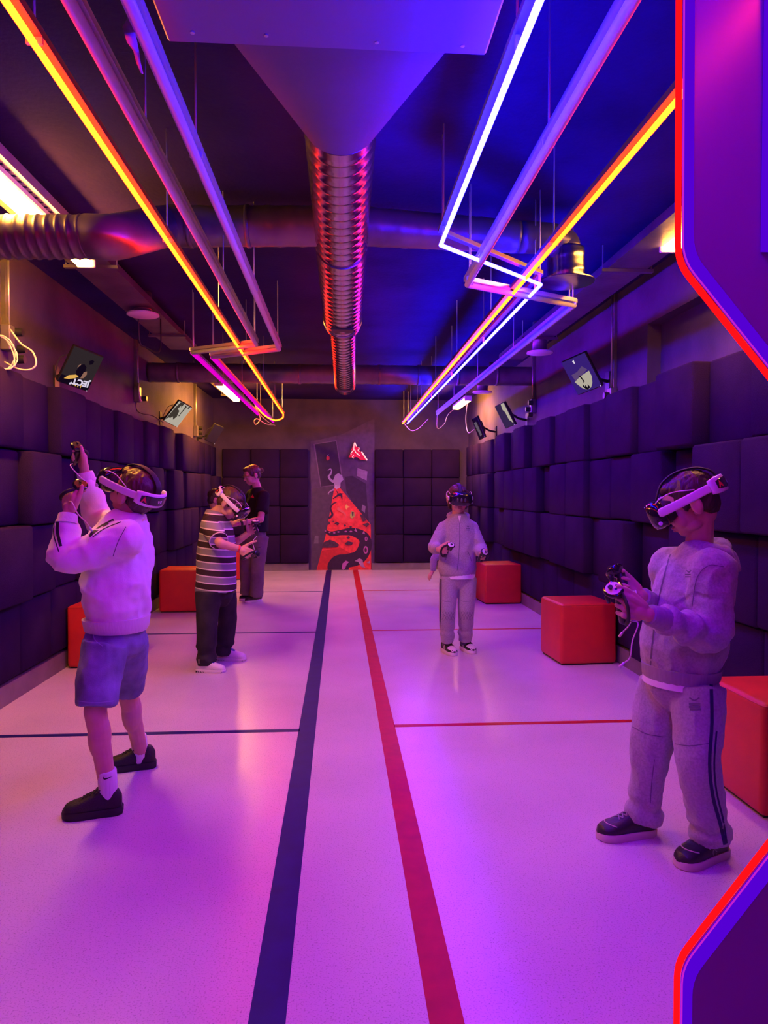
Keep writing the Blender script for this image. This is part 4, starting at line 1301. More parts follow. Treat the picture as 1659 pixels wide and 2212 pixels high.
def headset(label, C, Mx, s=1.0, top_m='rubber'):
    t = thing('vr_headset', label, 'headset', C, 'white strap headsets worn by players')
    def P(x, y, z):
        return C + Mx @ (V((x, y, z)) * s)
    X, Y, Z = [Mx @ V(a) for a in ((1, 0, 0), (0, 1, 0), (0, 0, 1))]
    def secs(L_):
        return [(P(0, y, z), X, Z, w_ * s, h_ * s) for y, w_, h_, z in L_]
    MB().eloft(secs([(0.050, 0.066, 0.036, 0.008), (0.072, 0.072, 0.042, 0.008), (0.084, 0.076, 0.045, 0.008)]), 28, True, 2.8).build('face_cushion', M['rubber'], t, True)
    MB().eloft(secs([(0.080, 0.080, 0.044, 0.010), (0.088, 0.091, 0.052, 0.010), (0.112, 0.093, 0.054, 0.010), (0.126, 0.088, 0.051, 0.010), (0.136, 0.078, 0.044, 0.010), (0.140, 0.060, 0.032, 0.010)]), 36, True, 3.0).build('visor', M['black_gloss'], t, True)
    # sensor windows and slits on the front
    for x in (-0.030, 0.0, 0.030):
        MB().eloft([(P(x, 0.1385 - abs(x) * 0.05, 0.006), X, Z, 0.008 * s, 0.017 * s), (P(x, 0.1425 - abs(x) * 0.05, 0.006), X, Z, 0.0075 * s, 0.0165 * s)], 16, True, 2.6).build('sensor_window', mat_sensor, t, True)
    for x, z in ((-0.052, 0.046), (0.0, 0.051), (0.052, 0.046), (-0.048, -0.032), (0.048, -0.032)):
        MB().box(P(x, 0.136 - abs(x) * 0.15, z), (0.020 * s, 0.006 * s, 0.0032 * s), Mx @ Matrix.Rotation(-x * 9 * (1 if z > 0 else -1), 3, 'Y')).build('slit', M['white_plastic'], t)
    for sx in (-1, 1):
        MB().lathe([(0.0, 0.0), (0.0075 * s, 0), (0.0075 * s, 0.004 * s), (0.0045 * s, 0.0045 * s), (0.0, 0.002 * s)], P(sx * 0.086, 0.112, -0.020), X * sx, 14).build('tracking_camera', M['strap_white'], t, True)
        pts = [(sx * 0.094, 0.104, 0.014), (sx * 0.097, 0.06, 0.016), (sx * 0.094, 0.0, 0.020), (sx * 0.084, -0.05, 0.024), (sx * 0.066, -0.088, 0.026)]
        cp = catmull([P(*p) for p in pts], 5)
        rings = []
        for i, p in enumerate(cp):
            d = (cp[min(i + 1, len(cp) - 1)] - cp[max(i - 1, 0)]).normalized()
            o_ = d.cross(Z).normalized()
            hh = 0.0155 * s * (1.0 if 0 < i < len(cp) - 1 else 0.6)
            th = 0.0048 * s
            rings.append([p + o_ * (th * math.copysign(abs(math.cos(a)) ** .6, math.cos(a))) + Z * (hh * math.copysign(abs(math.sin(a)) ** .6, math.sin(a))) for a in [2 * PI * k / 14 for k in range(14)]])
        MB().loft(rings).build('side_strap', M['strap_white'], t, True)
        MB().tube(catmull([P(sx * 0.084, 0.100, 0.050), P(sx * 0.088, 0.075, 0.060), P(sx * 0.090, 0.030, 0.062), P(sx * 0.091, -0.035, 0.042)], 5), 0.0020 * s, 6).build('strap_wire', M['strap_white'], t, True)
    # back piece
    N = 18
    rings, plate = [], []
    for i in range(N + 1):
        a = math.radians(-68 + 136 * i / N)
        r = 0.096
        c = P(0.090 * math.sin(a) * 0.93, -0.050 - 0.086 * math.cos(a), 0.026)
        o_ = (X * math.sin(a) - Y * math.cos(a)).normalized()
        w_ = 0.018 + 0.012 * min(1.0, math.cos(math.radians(-68 + 136 * i / N)) * 1.6)
        rings.append([c + o_ * (0.007 * s * math.copysign(abs(math.cos(q)) ** .6, math.cos(q))) + Z * (w_ * s * math.copysign(abs(math.sin(q)) ** .6, math.sin(q))) for q in [2 * PI * k / 14 for k in range(14)]])
        if abs(a) < math.radians(60):
            e = math.sqrt(max(0.04, 1 - (a / math.radians(62)) ** 4))
            hp = 0.0195 * e
            plate.append([c + o_ * 0.0062 * s - Z * hp * s, c + o_ * 0.0088 * s - Z * hp * 0.9 * s, c + o_ * 0.0088 * s + Z * hp * 0.9 * s, c + o_ * 0.0062 * s + Z * hp * s])
    MB().loft(rings).build('back_strap', M['strap_white'], t, True)
    bp_ = MB().loft(plate).build('badge', M['black_gloss'], t, 'auto')
    for adeg in (-44, 44):
        a = math.radians(adeg)
        c = P(0.090 * math.sin(a) * 0.93, -0.050 - 0.086 * math.cos(a), 0.026)
        o_ = (X * math.sin(a) - Y * math.cos(a)).normalized()
        u_ = Z.cross(o_).normalized()
        q = [(0, 13), (4, 5), (6, 3), (13, -11), (6, -10), (0, -4), (-3, -6), (-5, -11), (-11, -11), (-6, 0), (-4, 4)]
        MB().prism([(x * 0.0010 * s, y * 0.0011 * s) for x, y in q], c + o_ * 0.0092 * s, u_, Z, 0.0006).build('badge_emblem', M['red_mark'], bp_)
    a = 0.0
    c = P(0, -0.136, 0.026) - Y * 0.0095 * s
    for pts in ([(-12, 6), (-9, 6), (-6, -3), (-3, 6), (0, 6), (-4.5, -7), (-7.5, -7)], [(3, 6), (10, 6), (10, -0.5), (8, -0.5), (11, -7), (8, -7), (6, -0.5), (5.5, -0.5), (5.5, -7), (3, -7)]):
        MB().prism([(-x * 0.001 * s * -1, y * 0.001 * s) for x, y in pts], c, X * -1 if False else X, Z, -0.0006).build('badge_letter', M['strap_white'], bp_)
    # top strap
    cp = catmull([P(0, -0.124, 0.05), P(0, -0.112, 0.082), P(0, -0.068, 0.112), P(0, -0.004, 0.1215), P(0, 0.052, 0.104), P(0, 0.092, 0.058)], 5)
    rings = []
    for i, p in enumerate(cp):
        d = (cp[min(i + 1, len(cp) - 1)] - cp[max(i - 1, 0)]).normalized()
        o_ = X.cross(d).normalized()
        rings.append([p + X * (0.017 * s * math.cos(q)) + o_ * (0.004 * s * math.sin(q)) for q in [2 * PI * k / 12 for k in range(12)]])
    MB().loft(rings).build('top_strap', M[top_m], t, True)
    return t
mat_sensor = mat('grey_sensor_glass', (0.07, 0.06, 0.10), 0.15)

def shoe(parent, heel, toe, ankle, up_m, sole_m, name='shoe', w_=0.043, sole_h=0.026, style=None, lace_m='lace', high=1.0):
    """shoe on the floor from heel point to toe point; returns object and its surface"""
    heel, toe = V((heel.x, heel.y, 0)), V((toe.x, toe.y, 0))
    L = (toe - heel).length
    f = (toe - heel).normalized()
    r = f.cross(V((0, 0, 1)))
    z = V((0, 0, 1))
    k = L / 0.24
    hw = [(0.0, .42), (0.03, .60), (0.12, .80), (0.30, .80), (0.5, .90), (0.70, 1.0), (0.84, .95), (0.93, .76), (0.985, .45), (1.0, .2)]
    ht = [(0.0, .055), (0.03, .075), (0.12, .088), (0.30, .086), (0.42, .080), (0.55, .066), (0.70, .052), (0.84, .044), (0.93, .036), (0.985, .022), (1.0, .012)]
    def at(tab, t):
        for (a, va), (b_, vb) in zip(tab[:-1], tab[1:]):
            if t <= b_:
                return va + (vb - va) * (t - a) / (b_ - a)
        return tab[-1][1]
    mb = MB()
    secs = []
    for i in range(17):
        t = i / 16
        h = at(ht, t) * k * high
        secs.append((heel + f * (t * L * 0.985 + 0.004) + z * (sole_h * 0.5 + h * 0.42), r, z, at(hw, t) * w_ * k * 0.97, h * 0.60 + 0.004))
    mb.eloft(secs, 18, True, 2.3)
    ak = V(ankle)
    an0 = heel + f * 0.25 * L + z * (0.055 * k)
    mb.cap(an0, an0.lerp(ak, 0.7) if ak.z < an0.z + 0.05 else an0 + (ak - an0).normalized() * 0.025, 0.037 * k, 0.034 * k)
    me = remesh(mb, 0.0045, 5)
    # cut what is under the sole top
    for v in me.vertices:
        if v.co.z < sole_h * 0.55:
            v.co.z = sole_h * 0.55
    o = link(name, me, up_m, parent)
    out = []
    for side in (1, -1):
        rng = range(0, 25) if side == 1 else range(24, -1, -1)
        for i in rng:
            t = i / 24
            out.append(heel + f * (t * L) + r * (side * at(hw, t) * w_ * k * 1.04))
    rings = []
    for zz, g in ((0.0, 0.96), (0.004, 1.0), (sole_h * 0.8, 1.01), (sole_h, 0.98)):
        c = heel + f * L * 0.5
        rings.append([c + (p - c) * g + z * zz for p in out])
    # toe spring: lift the tip a little, thicker heel
    sl = MB().loft(rings).build('sole', sole_m, o, 'auto')
    bv = bvh_of(me)
    if style != 'nolace':
        for q in range(4):
            t0 = 0.40 + q * 0.065
            for sg in (-1, 1):
                pts = []
                for j in range(7):
                    u = j / 6
                    pp = heel + f * (L * (t0 + 0.065 * u)) + r * (sg * (0.018 - 0.036 * u) * k) + z * 0.25
                    h_, n_, i_, d_ = bv.ray_cast(pp, V((0, 0, -1)))
                    if h_ is not None:
                        pts.append(h_ + V((0, 0, 0.0015)))
                if len(pts) > 2:
                    MB().tube(pts, 0.0021, 6).build('lace', M[lace_m], o, True)
    return o, bv, (heel, f, r, z, L, k)

def limb_path(pts, n=6):
    return catmull(pts, n)

def tube_r(path, rs):
    """radii interpolated along the path"""
    n = len(path)
    out = []
    for i in range(n):
        t = i / (n - 1) * (len(rs) - 1)
        a = min(int(t), len(rs) - 2)
        out.append(rs[a] + (rs[a + 1] - rs[a]) * (t - a))
    return out

def sleeve(mb, J, S, end, rs, sag=0.0, n=20, short=False):
    sh, el = J['sh' + S], J['el' + S]
    ch = (J['shL'] + J['shR']) / 2
    mb.ell(sh, (rs[0], rs[0], rs[0]), None, 18, 12)
    mb.cap(ch.lerp(sh, 0.35) - V((0, 0, 0.02)), sh, rs[0] * 0.95, rs[0])
    path = [sh]
    if end is None:
        end = el
    if short:
        path = catmull([sh, sh.lerp(end, 0.5), end], 5)
    else:
        path = catmull([sh, sh.lerp(el, 0.55) + V((0, 0, -sag)), el, el.lerp(end, 0.5), end], 5)
    mb.tube(path, tube_r(path, rs), n)

def torso_secs(pts, wax0, wax1, dims):
    """pts: centres from hem to neck; dims: (half width, half depth); width axis turns from wax0 to wax1"""
    out = []
    n = len(pts)
    for i, (c, (hw_, hd_)) in enumerate(zip(pts, dims)):
        t = i / (n - 1)
        d = (V(pts[min(i + 1, n - 1)]) - V(pts[max(i - 1, 0)])).normalized()
        wx = (V(wax0) * (1 - t) + V(wax1) * t)
        wx = (wx - d * wx.dot(d)).normalized()
        dp = d.cross(wx).normalized()
        out.append((V(c), wx, dp, hw_, hd_))
    return out

def skin_body(parent, J, m_, s, voxel=0.005, hands=True, arm_r=(0.032, 0.034, 0.024), leg_r=(0.042, 0.046, 0.033)):
    """one continuous body: head, neck, trunk, arms with hands, legs"""
    mb = MB()
    head_prims(mb, J['head'], J['HM'], s)
    hd = J['head'] + J['HM'] @ V((0, -0.022, -0.055)) * s
    mb.cap(hd, J['neck'], 0.046 * s, 0.050 * s)
    pel = (J['hipL'] + J['hipR']) / 2
    ch = (J['shL'] + J['shR']) / 2
    mb.cap(J['neck'], ch + (pel - ch) * 0.1, 0.05, 0.07)
    mb.cap(ch + (pel - ch) * 0.1, pel + V((0, 0, 0.04)), 0.075, 0.07)
    mb.cap(J['shL'].lerp(J['shR'], 0.1), J['shL'].lerp(J['shR'], 0.9), 0.034, 0.034)
    mb.cap(J['hipL'].lerp(J['hipR'], 0.2), J['hipL'].lerp(J['hipR'], 0.8), 0.05, 0.05)
    grips = {}
    for S in 'LR':
        mb.chain([J['sh' + S], J['el' + S], J['wr' + S]], list(arm_r))
        if ('hand' + S) in J:
            h = J['hand' + S]
            grips[S] = hand_prims(mb, J['wr' + S], h['d'], h['n'], S == 'R', h.get('L', 0.155) , h.get('curl', (55, 75, 45)), h.get('spread', 0.05), h.get('thumb', (0.55, 0.75, 0.45)), h.get('tcurl', 0.5), h.get('index'))
        mb.chain([J['hip' + S], J['kn' + S], J['an' + S]], list(leg_r))
        # calf
        kn, an = J['kn' + S], J['an' + S]
        mb.ell(kn.lerp(an, 0.32), (leg_r[1] * 1.02, leg_r[1] * 1.05, 0.10))
        if ('heel' + S) in J:
            mb.cap(an, J['heel' + S] + (J['toe' + S] - J['heel' + S]) * 0.42 + V((0, 0, 0.035)), leg_r[2] * 0.9, 0.018)
    me = remesh(mb, voxel, 2)
    o = link('body', me, m_, parent)
    return o, me, grips
# ------------------------------------------------------------------ people
def pdecal(bvh, poly, off=0.0016, cuts=2):
    """outline given at photo positions, laid as a thin patch on a garment surface"""
    bm = bmesh.new()
    f = bm.faces.new([bm.verts.new((p[0], p[1], 0)) for p in poly])
    bmesh.ops.triangulate(bm, faces=[f])
    for _ in range(cuts):
        bmesh.ops.subdivide_edges(bm, edges=bm.edges[:], cuts=1, use_grid_fill=True)
    bm.verts.ensure_lookup_table()
    bm.verts.index_update()
    pts, ok = [], []
    for v in bm.verts:
        d = (FW + RT * ((v.co.x - IMG_W / 2) / FPX) - UPV * ((v.co.y - IMG_H / 2) / FPX)).normalized()
        h, n, i, dist = bvh.ray_cast(CAM, d, 14)
        ok.append(h is not None)
        pts.append(h - d * off if h is not None else V((0, 0, 0)))
    fs = [[v.index for v in fa.verts] for fa in bm.faces]
    bm.free()
    fs = [f for f in fs if all(ok[i] for i in f) and max((pts[i] - pts[f[0]]).length for i in f) < 0.06]
    used = sorted({i for f in fs for i in f})
    re = {i: k for k, i in enumerate(used)}
    mb = MB()
    mb.add([pts[i] for i in used], [[re[i] for i in f] for f in fs])
    return mb

def pline(path, w_):
    """thick line at photo positions as polygon"""
    pts = catmull([V((x, y, 0)) for x, y in path], 4)
    Lp, Rp = [], []
    for i, p in enumerate(pts):
        d = (pts[min(i + 1, len(pts) - 1)] - pts[max(i - 1, 0)]).normalized()
        nn = V((-d.y, d.x, 0)) * (w_ / 2)
        Lp.append((p.x + nn.x, p.y + nn.y))
        Rp.append((p.x - nn.x, p.y - nn.y))
    return [[Lp[i], Lp[i + 1], Rp[i + 1], Rp[i]] for i in range(len(pts) - 1)]

def pl_build(name, bvh, path, w_, m_, parent, off=0.0016):
    mb = MB()
    for q in pline(path, w_):
        a = pdecal(bvh, q, off, 1)
        mb.add(a.v, a.f)
    if mb.f:
        return mb.build(name, m_, parent, True)

def garment(name, mb, m_, parent, voxel=0.006, it=5, fold=None, clip=None):
    me = remesh(mb, voxel, it)
    if fold:
        for f_ in fold:
            wrinkle(me, f_)
    o = link(name, me, m_, parent)
    return o, bvh_of(me)

def leg_tube(mb, hip, kn, end, rs, n=22, bulge=V((0, 0, 0))):
    path = catmull([hip, hip.lerp(kn, 0.5), kn, kn.lerp(end, 0.5) + bulge, end], 5)
    mb.tube(path, tube_r(path, rs), n)

def cuff_gather(axis_a, axis_b, amp=0.004, freq=42.0):
    """ring creases along a sleeve or leg"""
    d = (axis_b - axis_a)
    L = d.length
    d.normalize()
    def fn(p):
        t = (p - axis_a).dot(d)
        if t < -0.01 or t > L + 0.01 or ((p - axis_a) - d * t).length > 0.12:
            return 0.0
        w_ = math.sin(PI * min(1, max(0, t / L)))
        return amp * w_ * math.sin(t * freq * 2 * PI / 2.2 + 2.2 * noise.noise(p * 14))
    return fn

# ---- boy in grey tracksuit on the right --------------------------------------
T = thing('person', 'child in grey tracksuit and white-strapped headset standing at the right, holding two controllers', 'person', (1.2, 2.5, 0))
J = dict(head=K(1487, 1090, 2.52), HM=frame((-0.82, 0.36, -0.42), (0, 0, 1)), neck=K(1510, 1180, 2.54),
         shL=K(1538, 1236, 2.40), shR=K(1450, 1226, 2.66), elL=K(1532, 1368, 2.36), wrL=K(1398, 1327, 2.26),
         elR=K(1462, 1345, 2.72), wrR=K(1384, 1287, 2.50),
         hipL=K(1505, 1470, 2.46), hipR=K(1440, 1465, 2.62), knL=K(1510, 1640, 2.41), knR=K(1405, 1625, 2.62),
         anL=K(1537, 1812, 2.455), anR=K(1393, 1768, 2.655),
         heelL=G(1566, 1842), toeL=G(1464, 1877), heelR=G(1413, 1800), toeR=G(1290, 1813),
         handL=dict(d=(-0.90, -0.05, 0.34), n=(0.15, 0.95, 0.10), curl=(50, 74, 42), spread=0.08, index=(22, 34, 22), thumb=(0.92, 0.45, 0.12), tcurl=0.9, L=0.165),
         handR=dict(d=(-0.86, 0.10, 0.40), n=(0.05, -0.85, 0.45), curl=(50, 74, 40), spread=0.08, index=(30, 50, 30), thumb=(0.9, 0.5, 0.1), tcurl=0.8, L=0.165))
body, bme, grips = skin_body(T, J, M['skin'], 0.99, 0.0036)
face_parts(T, J['head'], J['HM'], 0.99)
hair(T, J['head'], J['HM'], 0.99, M['hair_dark'], 'short', 2.0)
RB_J = J
# tracksuit trousers
mb = MB()
W0, W1 = K(1471, 1438, 2.53), K(1473, 1480, 2.53)
wx = (J['hipL'] - J['hipR']).normalized()
mb.eloft(torso_secs([W0, W1, K(1473, 1505, 2.53), K(1474, 1530, 2.53)], wx, wx, [(0.128, 0.116), (0.136, 0.128), (0.110, 0.105), (0.05, 0.06)]), 24)
leg_tube(mb, J['hipL'] + V((0, 0, -0.02)), K(1508, 1640, 2.41), K(1537, 1812, 2.45), [0.098, 0.094, 0.083, 0.075, 0.070, 0.066, 0.070])
leg_tube(mb, J['hipR'] + V((0, 0, -0.02)), K(1405, 1625, 2.62), K(1390, 1764, 2.655), [0.100, 0.098, 0.088, 0.078, 0.070, 0.066, 0.076])
ob, bv = garment('trousers', mb, M['grey_marl'], T, 0.0052, 12, [folds(0.016, 6, 3.1, (1, 1, 0.45)), cuff_gather(K(1520, 1740, 2.45), K(1540, 1815, 2.45), 0.006, 26), cuff_gather(K(1400, 1700, 2.64), K(1390, 1768, 2.655), 0.006, 26), folds(0.006, 16, 8.3, (1, 1, 0.7))])
pl_build('side_stripe', bv, [(1536, 1465), (1538, 1560), (1533, 1650), (1540, 1720), (1556, 1780), (1566, 1825)], 7.5, M['navy'], ob)
pl_build('side_stripe', bv, [(1548, 1580), (1543, 1650), (1548, 1710), (1562, 1770), (1570, 1822)], 4.0, M['navy'], ob)
pl_build('knee_seam', bv, [(1458, 1607), (1490, 1611), (1532, 1606)], 1.6, M['grey_mark'], ob)
pl_build('knee_seam', bv, [(1366, 1570), (1395, 1585), (1432, 1592)], 1.6, M['grey_mark'], ob)
pl_build('leg_seam', bv, [(1414, 1640), (1408, 1690), (1405, 1735)], 1.5, M['grey_mark'], ob)
for pth in ([(1489, 1507), (1500, 1513), (1511, 1507)], [(1488, 1521), (1513, 1521)], [(1488, 1527), (1513, 1527)], [(1490, 1532), (1515, 1532)]):
    pl_build('printed_mark', bv, pth, 3.2 if len(pth) == 3 else 4.6, M['grey_mark'], ob)
# hooded jacket
mb = MB()
wx0 = (J['hipL'] - J['hipR']).normalized()
wx1 = (J['shL'] - J['shR']).normalized()
pts = [K(1470, 1460, 2.53), K(1471, 1438, 2.53), K(1474, 1405, 2.53), K(1482, 1340, 2.53), K(1492, 1275, 2.53), K(1500, 1228, 2.53), K(1506, 1196, 2.535), K(1510, 1176, 2.54)]
mb.eloft(torso_secs(pts, wx0, wx1, [(0.134, 0.128), (0.138, 0.131), (0.150, 0.148), (0.150, 0.140), (0.152, 0.126), (0.140, 0.098), (0.095, 0.078), (0.068, 0.062)]), 28)
for S, rs in (('L', [0.082, 0.078, 0.070, 0.066, 0.062, 0.050, 0.041]), ('R', [0.080, 0.076, 0.068, 0.064, 0.058, 0.046, 0.038])):
    sleeve(mb, J, S, J['wr' + S].lerp(J['el' + S], 0.22), rs)
ob, bv = garment('hooded_jacket', mb, M['grey_marl'], T, 0.0050, 10, [folds(0.016, 7, 5.5, (1, 1, 0.6)), cuff_gather(J['elL'], J['wrL'], 0.008, 24), folds(0.007, 16, 1.3)])
JK = ob
for S in 'LR':
    a = J['wr' + S].lerp(J['el' + S], 0.03)
    b_ = J['wr' + S].lerp(J['el' + S], 0.30)
    MB().tube([a, a.lerp(b_, 0.08), a.lerp(b_, 0.5), b_], [0.033, 0.036, 0.038, 0.044], 20).build('cuff', M['grey_rib'], JK, 'auto')
MB().eloft(torso_secs([K(1470, 1464, 2.53), K(1470, 1458, 2.53), K(1471, 1436, 2.53)], wx0, wx0, [(0.133, 0.128), (0.139, 0.133), (0.143, 0.137)]), 32).build('hem_band', M['grey_rib'], JK, 'auto')
MB().eloft(torso_secs([K(1468, 1476, 2.53), K(1469, 1450, 2.53)], wx0, wx0, [(0.134, 0.128), (0.134, 0.128)]), 28).build('undershirt_hem', M['white_fleece'], T, 'auto')
# hood lying on the back
mb = MB()
nk = K(1508, 1184, 2.54)
fwd = V((-0.95, -0.2, 0.0))
rgt = V((-0.2, 0.95, 0.0))
ringp = []
for k in range(13):
    a = PI * 2 * k / 12
    rr = 0.078
    ringp.append(nk + fwd * (rr * math.cos(a) - 0.012) + rgt * (rr * math.sin(a)) + V((0, 0, 0.010 - 0.045 * (math.cos(a) * 0.5 + 0.5))))
for k in range(12):
    back = 0.5 - 0.5 * math.cos(PI * 2 * k / 12)
    mb.cap(ringp[k], ringp[k + 1], 0.018 + 0.012 * back)
mb.chain([K(1528, 1192, 2.47), K(1560, 1200, 2.46), K(1592, 1228, 2.47)], [0.034, 0.038, 0.012])
mb.chain([K(1528, 1190, 2.60), K(1560, 1198, 2.58), K(1592, 1226, 2.53)], [0.034, 0.036, 0.014])
mb.chain([K(1540, 1192, 2.53), K(1572, 1206, 2.53), K(1594, 1228, 2.51)], [0.036, 0.036, 0.014])
garment('hood', mb, M['grey_marl'], JK, 0.0048, 10, [folds(0.006, 22, 2.2)])
pl_build('zip', bv, [(1448, 1196), (1433, 1250), (1418, 1320), (1408, 1400), (1404, 1455)], 3.2, M['grey_mark'], JK)
pl_build('armhole_seam', bv, [(1563, 1224), (1530, 1222), (1505, 1250), (1495, 1310)], 1.6, M['grey_mark'], JK)
for pth in ([(1483, 1232), (1488, 1236), (1493, 1232)], [(1480, 1241), (1492, 1241)], [(1480, 1246), (1492, 1246)]):
    pl_build('printed_mark', bv, pth, 2.6, M['grey_mark'], JK)
for S, nm in (('L', 0), ('R', 1)):
    so, sb, (hl, f_, r_, z_, L_, k_) = shoe(T, J['heel' + S], J['toe' + S], J['an' + S], M['shoe_dark'], M['sole_cream'], 'shoe', 0.046, 0.030)
    # toe seam
    pts = []
    for k in range(9):
        a = -1.15 + 2.3 * k / 8
        pp = hl + f_ * (L_ * (0.66 + 0.20 * math.cos(a))) + r_ * (0.040 * k_ * math.sin(a)) + V((0, 0, 0.2))
        h_, n_, i_, d_ = sb.ray_cast(pp, V((0, 0, -1)))
        if h_ is not None:
            pts.append(h_ + V((0, 0, 0.001)))
    MB().tube(pts, 0.0022, 6).build('toe_seam', M['sole_cream'], so, True)
    if S == 'L':
        for pth in ([(1549, 1843), (1545, 1849), (1541, 1846), (1541, 1838), (1545, 1836), (1549, 1840)],):
            pl_build('round_mark', sb, pth, 1.5, M['lace'], so)
gL, sL, dL, nL = grips['L']
controller('black controller with cream face plate in the near hand of the right-hand player', gL, sL, dL, nL, 1.1, 'cream_plate',
           [K(1378, 1345, 2.24), K(1366, 1385, 2.23), K(1361, 1420, 2.23), K(1348, 1432, 2.23)], 0.9)
gR, sR, dR, nR = grips['R']
controller('black controller in the far hand of the right-hand player', gR, sR, dR, nR, 1.1, 'white_plastic',
           [K(1372, 1275, 2.44), K(1374, 1300, 2.40), K(1362, 1345, 2.38), K(1345, 1366, 2.38)], 0.5)
headset('headset with white strap worn by the right-hand player in grey tracksuit', J['head'], J['HM'], 1.03, 'rubber')

# ---- boy with raised arms on the left -----------------------------------------
T = thing('person', 'child in white sweatshirt and denim shorts at the left, raising both hands', 'person', (-0.97, 3.15, 0))
J = dict(head=K(287, 1064, 3.12), HM=frame((-0.80, 0.40, 0.44), (0, 0, 1)), neck=K(282, 1122, 3.13),
         shL=K(268, 1168, 2.98), shR=K(262, 1142, 3.28), elL=K(134, 1207, 2.93), wrL=K(147, 1110, 2.98),
         elR=K(212, 1122, 3.44), wrR=K(183, 1020, 3.40),
         hipL=K(228, 1385, 3.03), hipR=K(272, 1382, 3.20), knL=K(206, 1535, 2.965), knR=K(275, 1495, 3.36),
         anL=K(234, 1705, 2.965), anR=K(304, 1625, 3.45),
         heelL=G(266, 1754), toeL=G(134, 1768), heelR=G(338, 1655), toeR=G(228, 1666),
         handL=dict(d=(0.05, 0.05, 1.0), n=(0.55, 0.80, 0.0), curl=(55, 80, 45), index=(28, 50, 30), thumb=(0.85, 0.5, 0.1), tcurl=0.7, L=0.16),
         handR=dict(d=(-0.12, -0.05, 1.0), n=(-0.75, -0.60, 0.0), curl=(55, 80, 45), index=(28, 50, 30), thumb=(0.85, 0.5, 0.1), tcurl=0.7, L=0.16))
body, bme, grips = skin_body(T, J, M['skin'], 0.99, 0.0038)
face_parts(T, J['head'], J['HM'], 0.99)
hair(T, J['head'], J['HM'], 0.99, M['hair_brown'], 'short', 4.0)
# shorts
mb = MB()
wx = (J['hipL'] - J['hipR']).normalized()
wx = V((wx.x, wx.y, 0)).normalized()
wx = V((-0.45, -0.89, 0))
mb.eloft(torso_secs([K(252, 1345, 3.11), K(250, 1385, 3.11), K(249, 1410, 3.11), K(248, 1430, 3.11)], wx, wx, [(0.120, 0.112), (0.132, 0.124), (0.110, 0.10), (0.05, 0.05)]), 24)
leg_tube(mb, K(230, 1390, 3.03), K(214, 1460, 3.0), K(207, 1525, 2.965), [0.098, 0.094, 0.090, 0.086, 0.083])
leg_tube(mb, K(270, 1385, 3.19), K(276, 1440, 3.27), K(274, 1486, 3.34), [0.098, 0.092, 0.086, 0.080, 0.078])
SH, bv = garment('denim_shorts', mb, M['denim'], T, 0.0055, 10, [folds(0.014, 8, 7.7, (1, 1, 0.4)), folds(0.006, 18, 2.3, (1, 1, 0.6))])
pl_build('hem_stitch', bv, [(166, 1514), (205, 1518), (246, 1514)], 1.6, M['pale_blue'], SH)
pl_build('pocket_seam', bv, [(200, 1362), (205, 1382), (222, 1396)], 1.8, M['pale_blue'], SH)
# sweatshirt
mb = MB()
wx1 = V((-0.40, -0.92, 0))
pts = [K(253, 1356, 3.11), K(252, 1338, 3.11), K(252, 1310, 3.11), K(254, 1260, 3.11), K(258, 1205, 3.11), K(267, 1155, 3.115), K(276, 1126, 3.12), K(282, 1108, 3.125)]
mb.eloft(torso_secs(pts, wx, wx1, [(0.128, 0.120), (0.130, 0.122), (0.146, 0.142), (0.150, 0.142), (0.150, 0.134), (0.146, 0.112), (0.100, 0.082), (0.066, 0.062)]), 28)
for S, rs in (('L', [0.086, 0.082, 0.074, 0.070, 0.064, 0.050, 0.042]), ('R', [0.084, 0.078, 0.070, 0.064, 0.058, 0.048, 0.040])):
    sleeve(mb, J, S, J['wr' + S].lerp(J['el' + S], 0.16), rs, 0.012)
SW, bv = garment('sweatshirt', mb, M['white_fleece'], T, 0.0052, 10, [folds(0.024, 5.5, 9.1, (1, 1, 0.8)), folds(0.009, 13, 4.2), cuff_gather(J['elL'], J['wrL'], 0.004, 22)])
for S in 'LR':
    a = J['wr' + S].lerp(J['el' + S], 0.0)
    b_ = J['wr' + S].lerp(J['el' + S], 0.22)
    MB().tube([a, a.lerp(b_, 0.1), a.lerp(b_, 0.6), b_], [0.034, 0.037, 0.040, 0.046], 20).build('cuff', M['white_rib'], SW, 'auto')
MB().eloft(torso_secs([K(253, 1361, 3.11), K(253, 1356, 3.11), K(252, 1332, 3.11)], wx, wx, [(0.127, 0.120), (0.136, 0.129), (0.144, 0.137)]), 32).build('hem_band', M['white_rib'], SW, 'auto')
nk, up_ = K(280, 1116, 3.125), (J['head'] - J['neck']).normalized()
up_ = (up_ + V((0, 0, 1))).normalized()
MB().lathe([(0.070, -0.022), (0.074, -0.012), (0.068, 0.012), (0.060, 0.014), (0.058, -0.01)], nk, up_, 28).build('collar', M['white_rib'], SW, True)
pl_build('sleeve_stripe', bv, [(246, 1123), (215, 1140), (192, 1158)], 7, M['dark_mark'], SW)
pl_build('sleeve_stripe', bv, [(262, 1127), (225, 1142), (200, 1160)], 2.2, M['dark_mark'], SW)
pl_build('sleeve_stripe', bv, [(124, 1128), (124, 1150), (131, 1180)], 7, M['dark_mark'], SW)
pl_build('sleeve_stripe', bv, [(117, 1130), (116, 1155), (127, 1192)], 2.4, M['dark_mark'], SW)
pl_build('raglan_seam', bv, [(272, 1138), (255, 1170), (244, 1202)], 1.6, M['grey_mark'], SW)
pl_build('neck_tab', bv, [(307, 1125), (314, 1120)], 4, M['cream_plate'], SW)
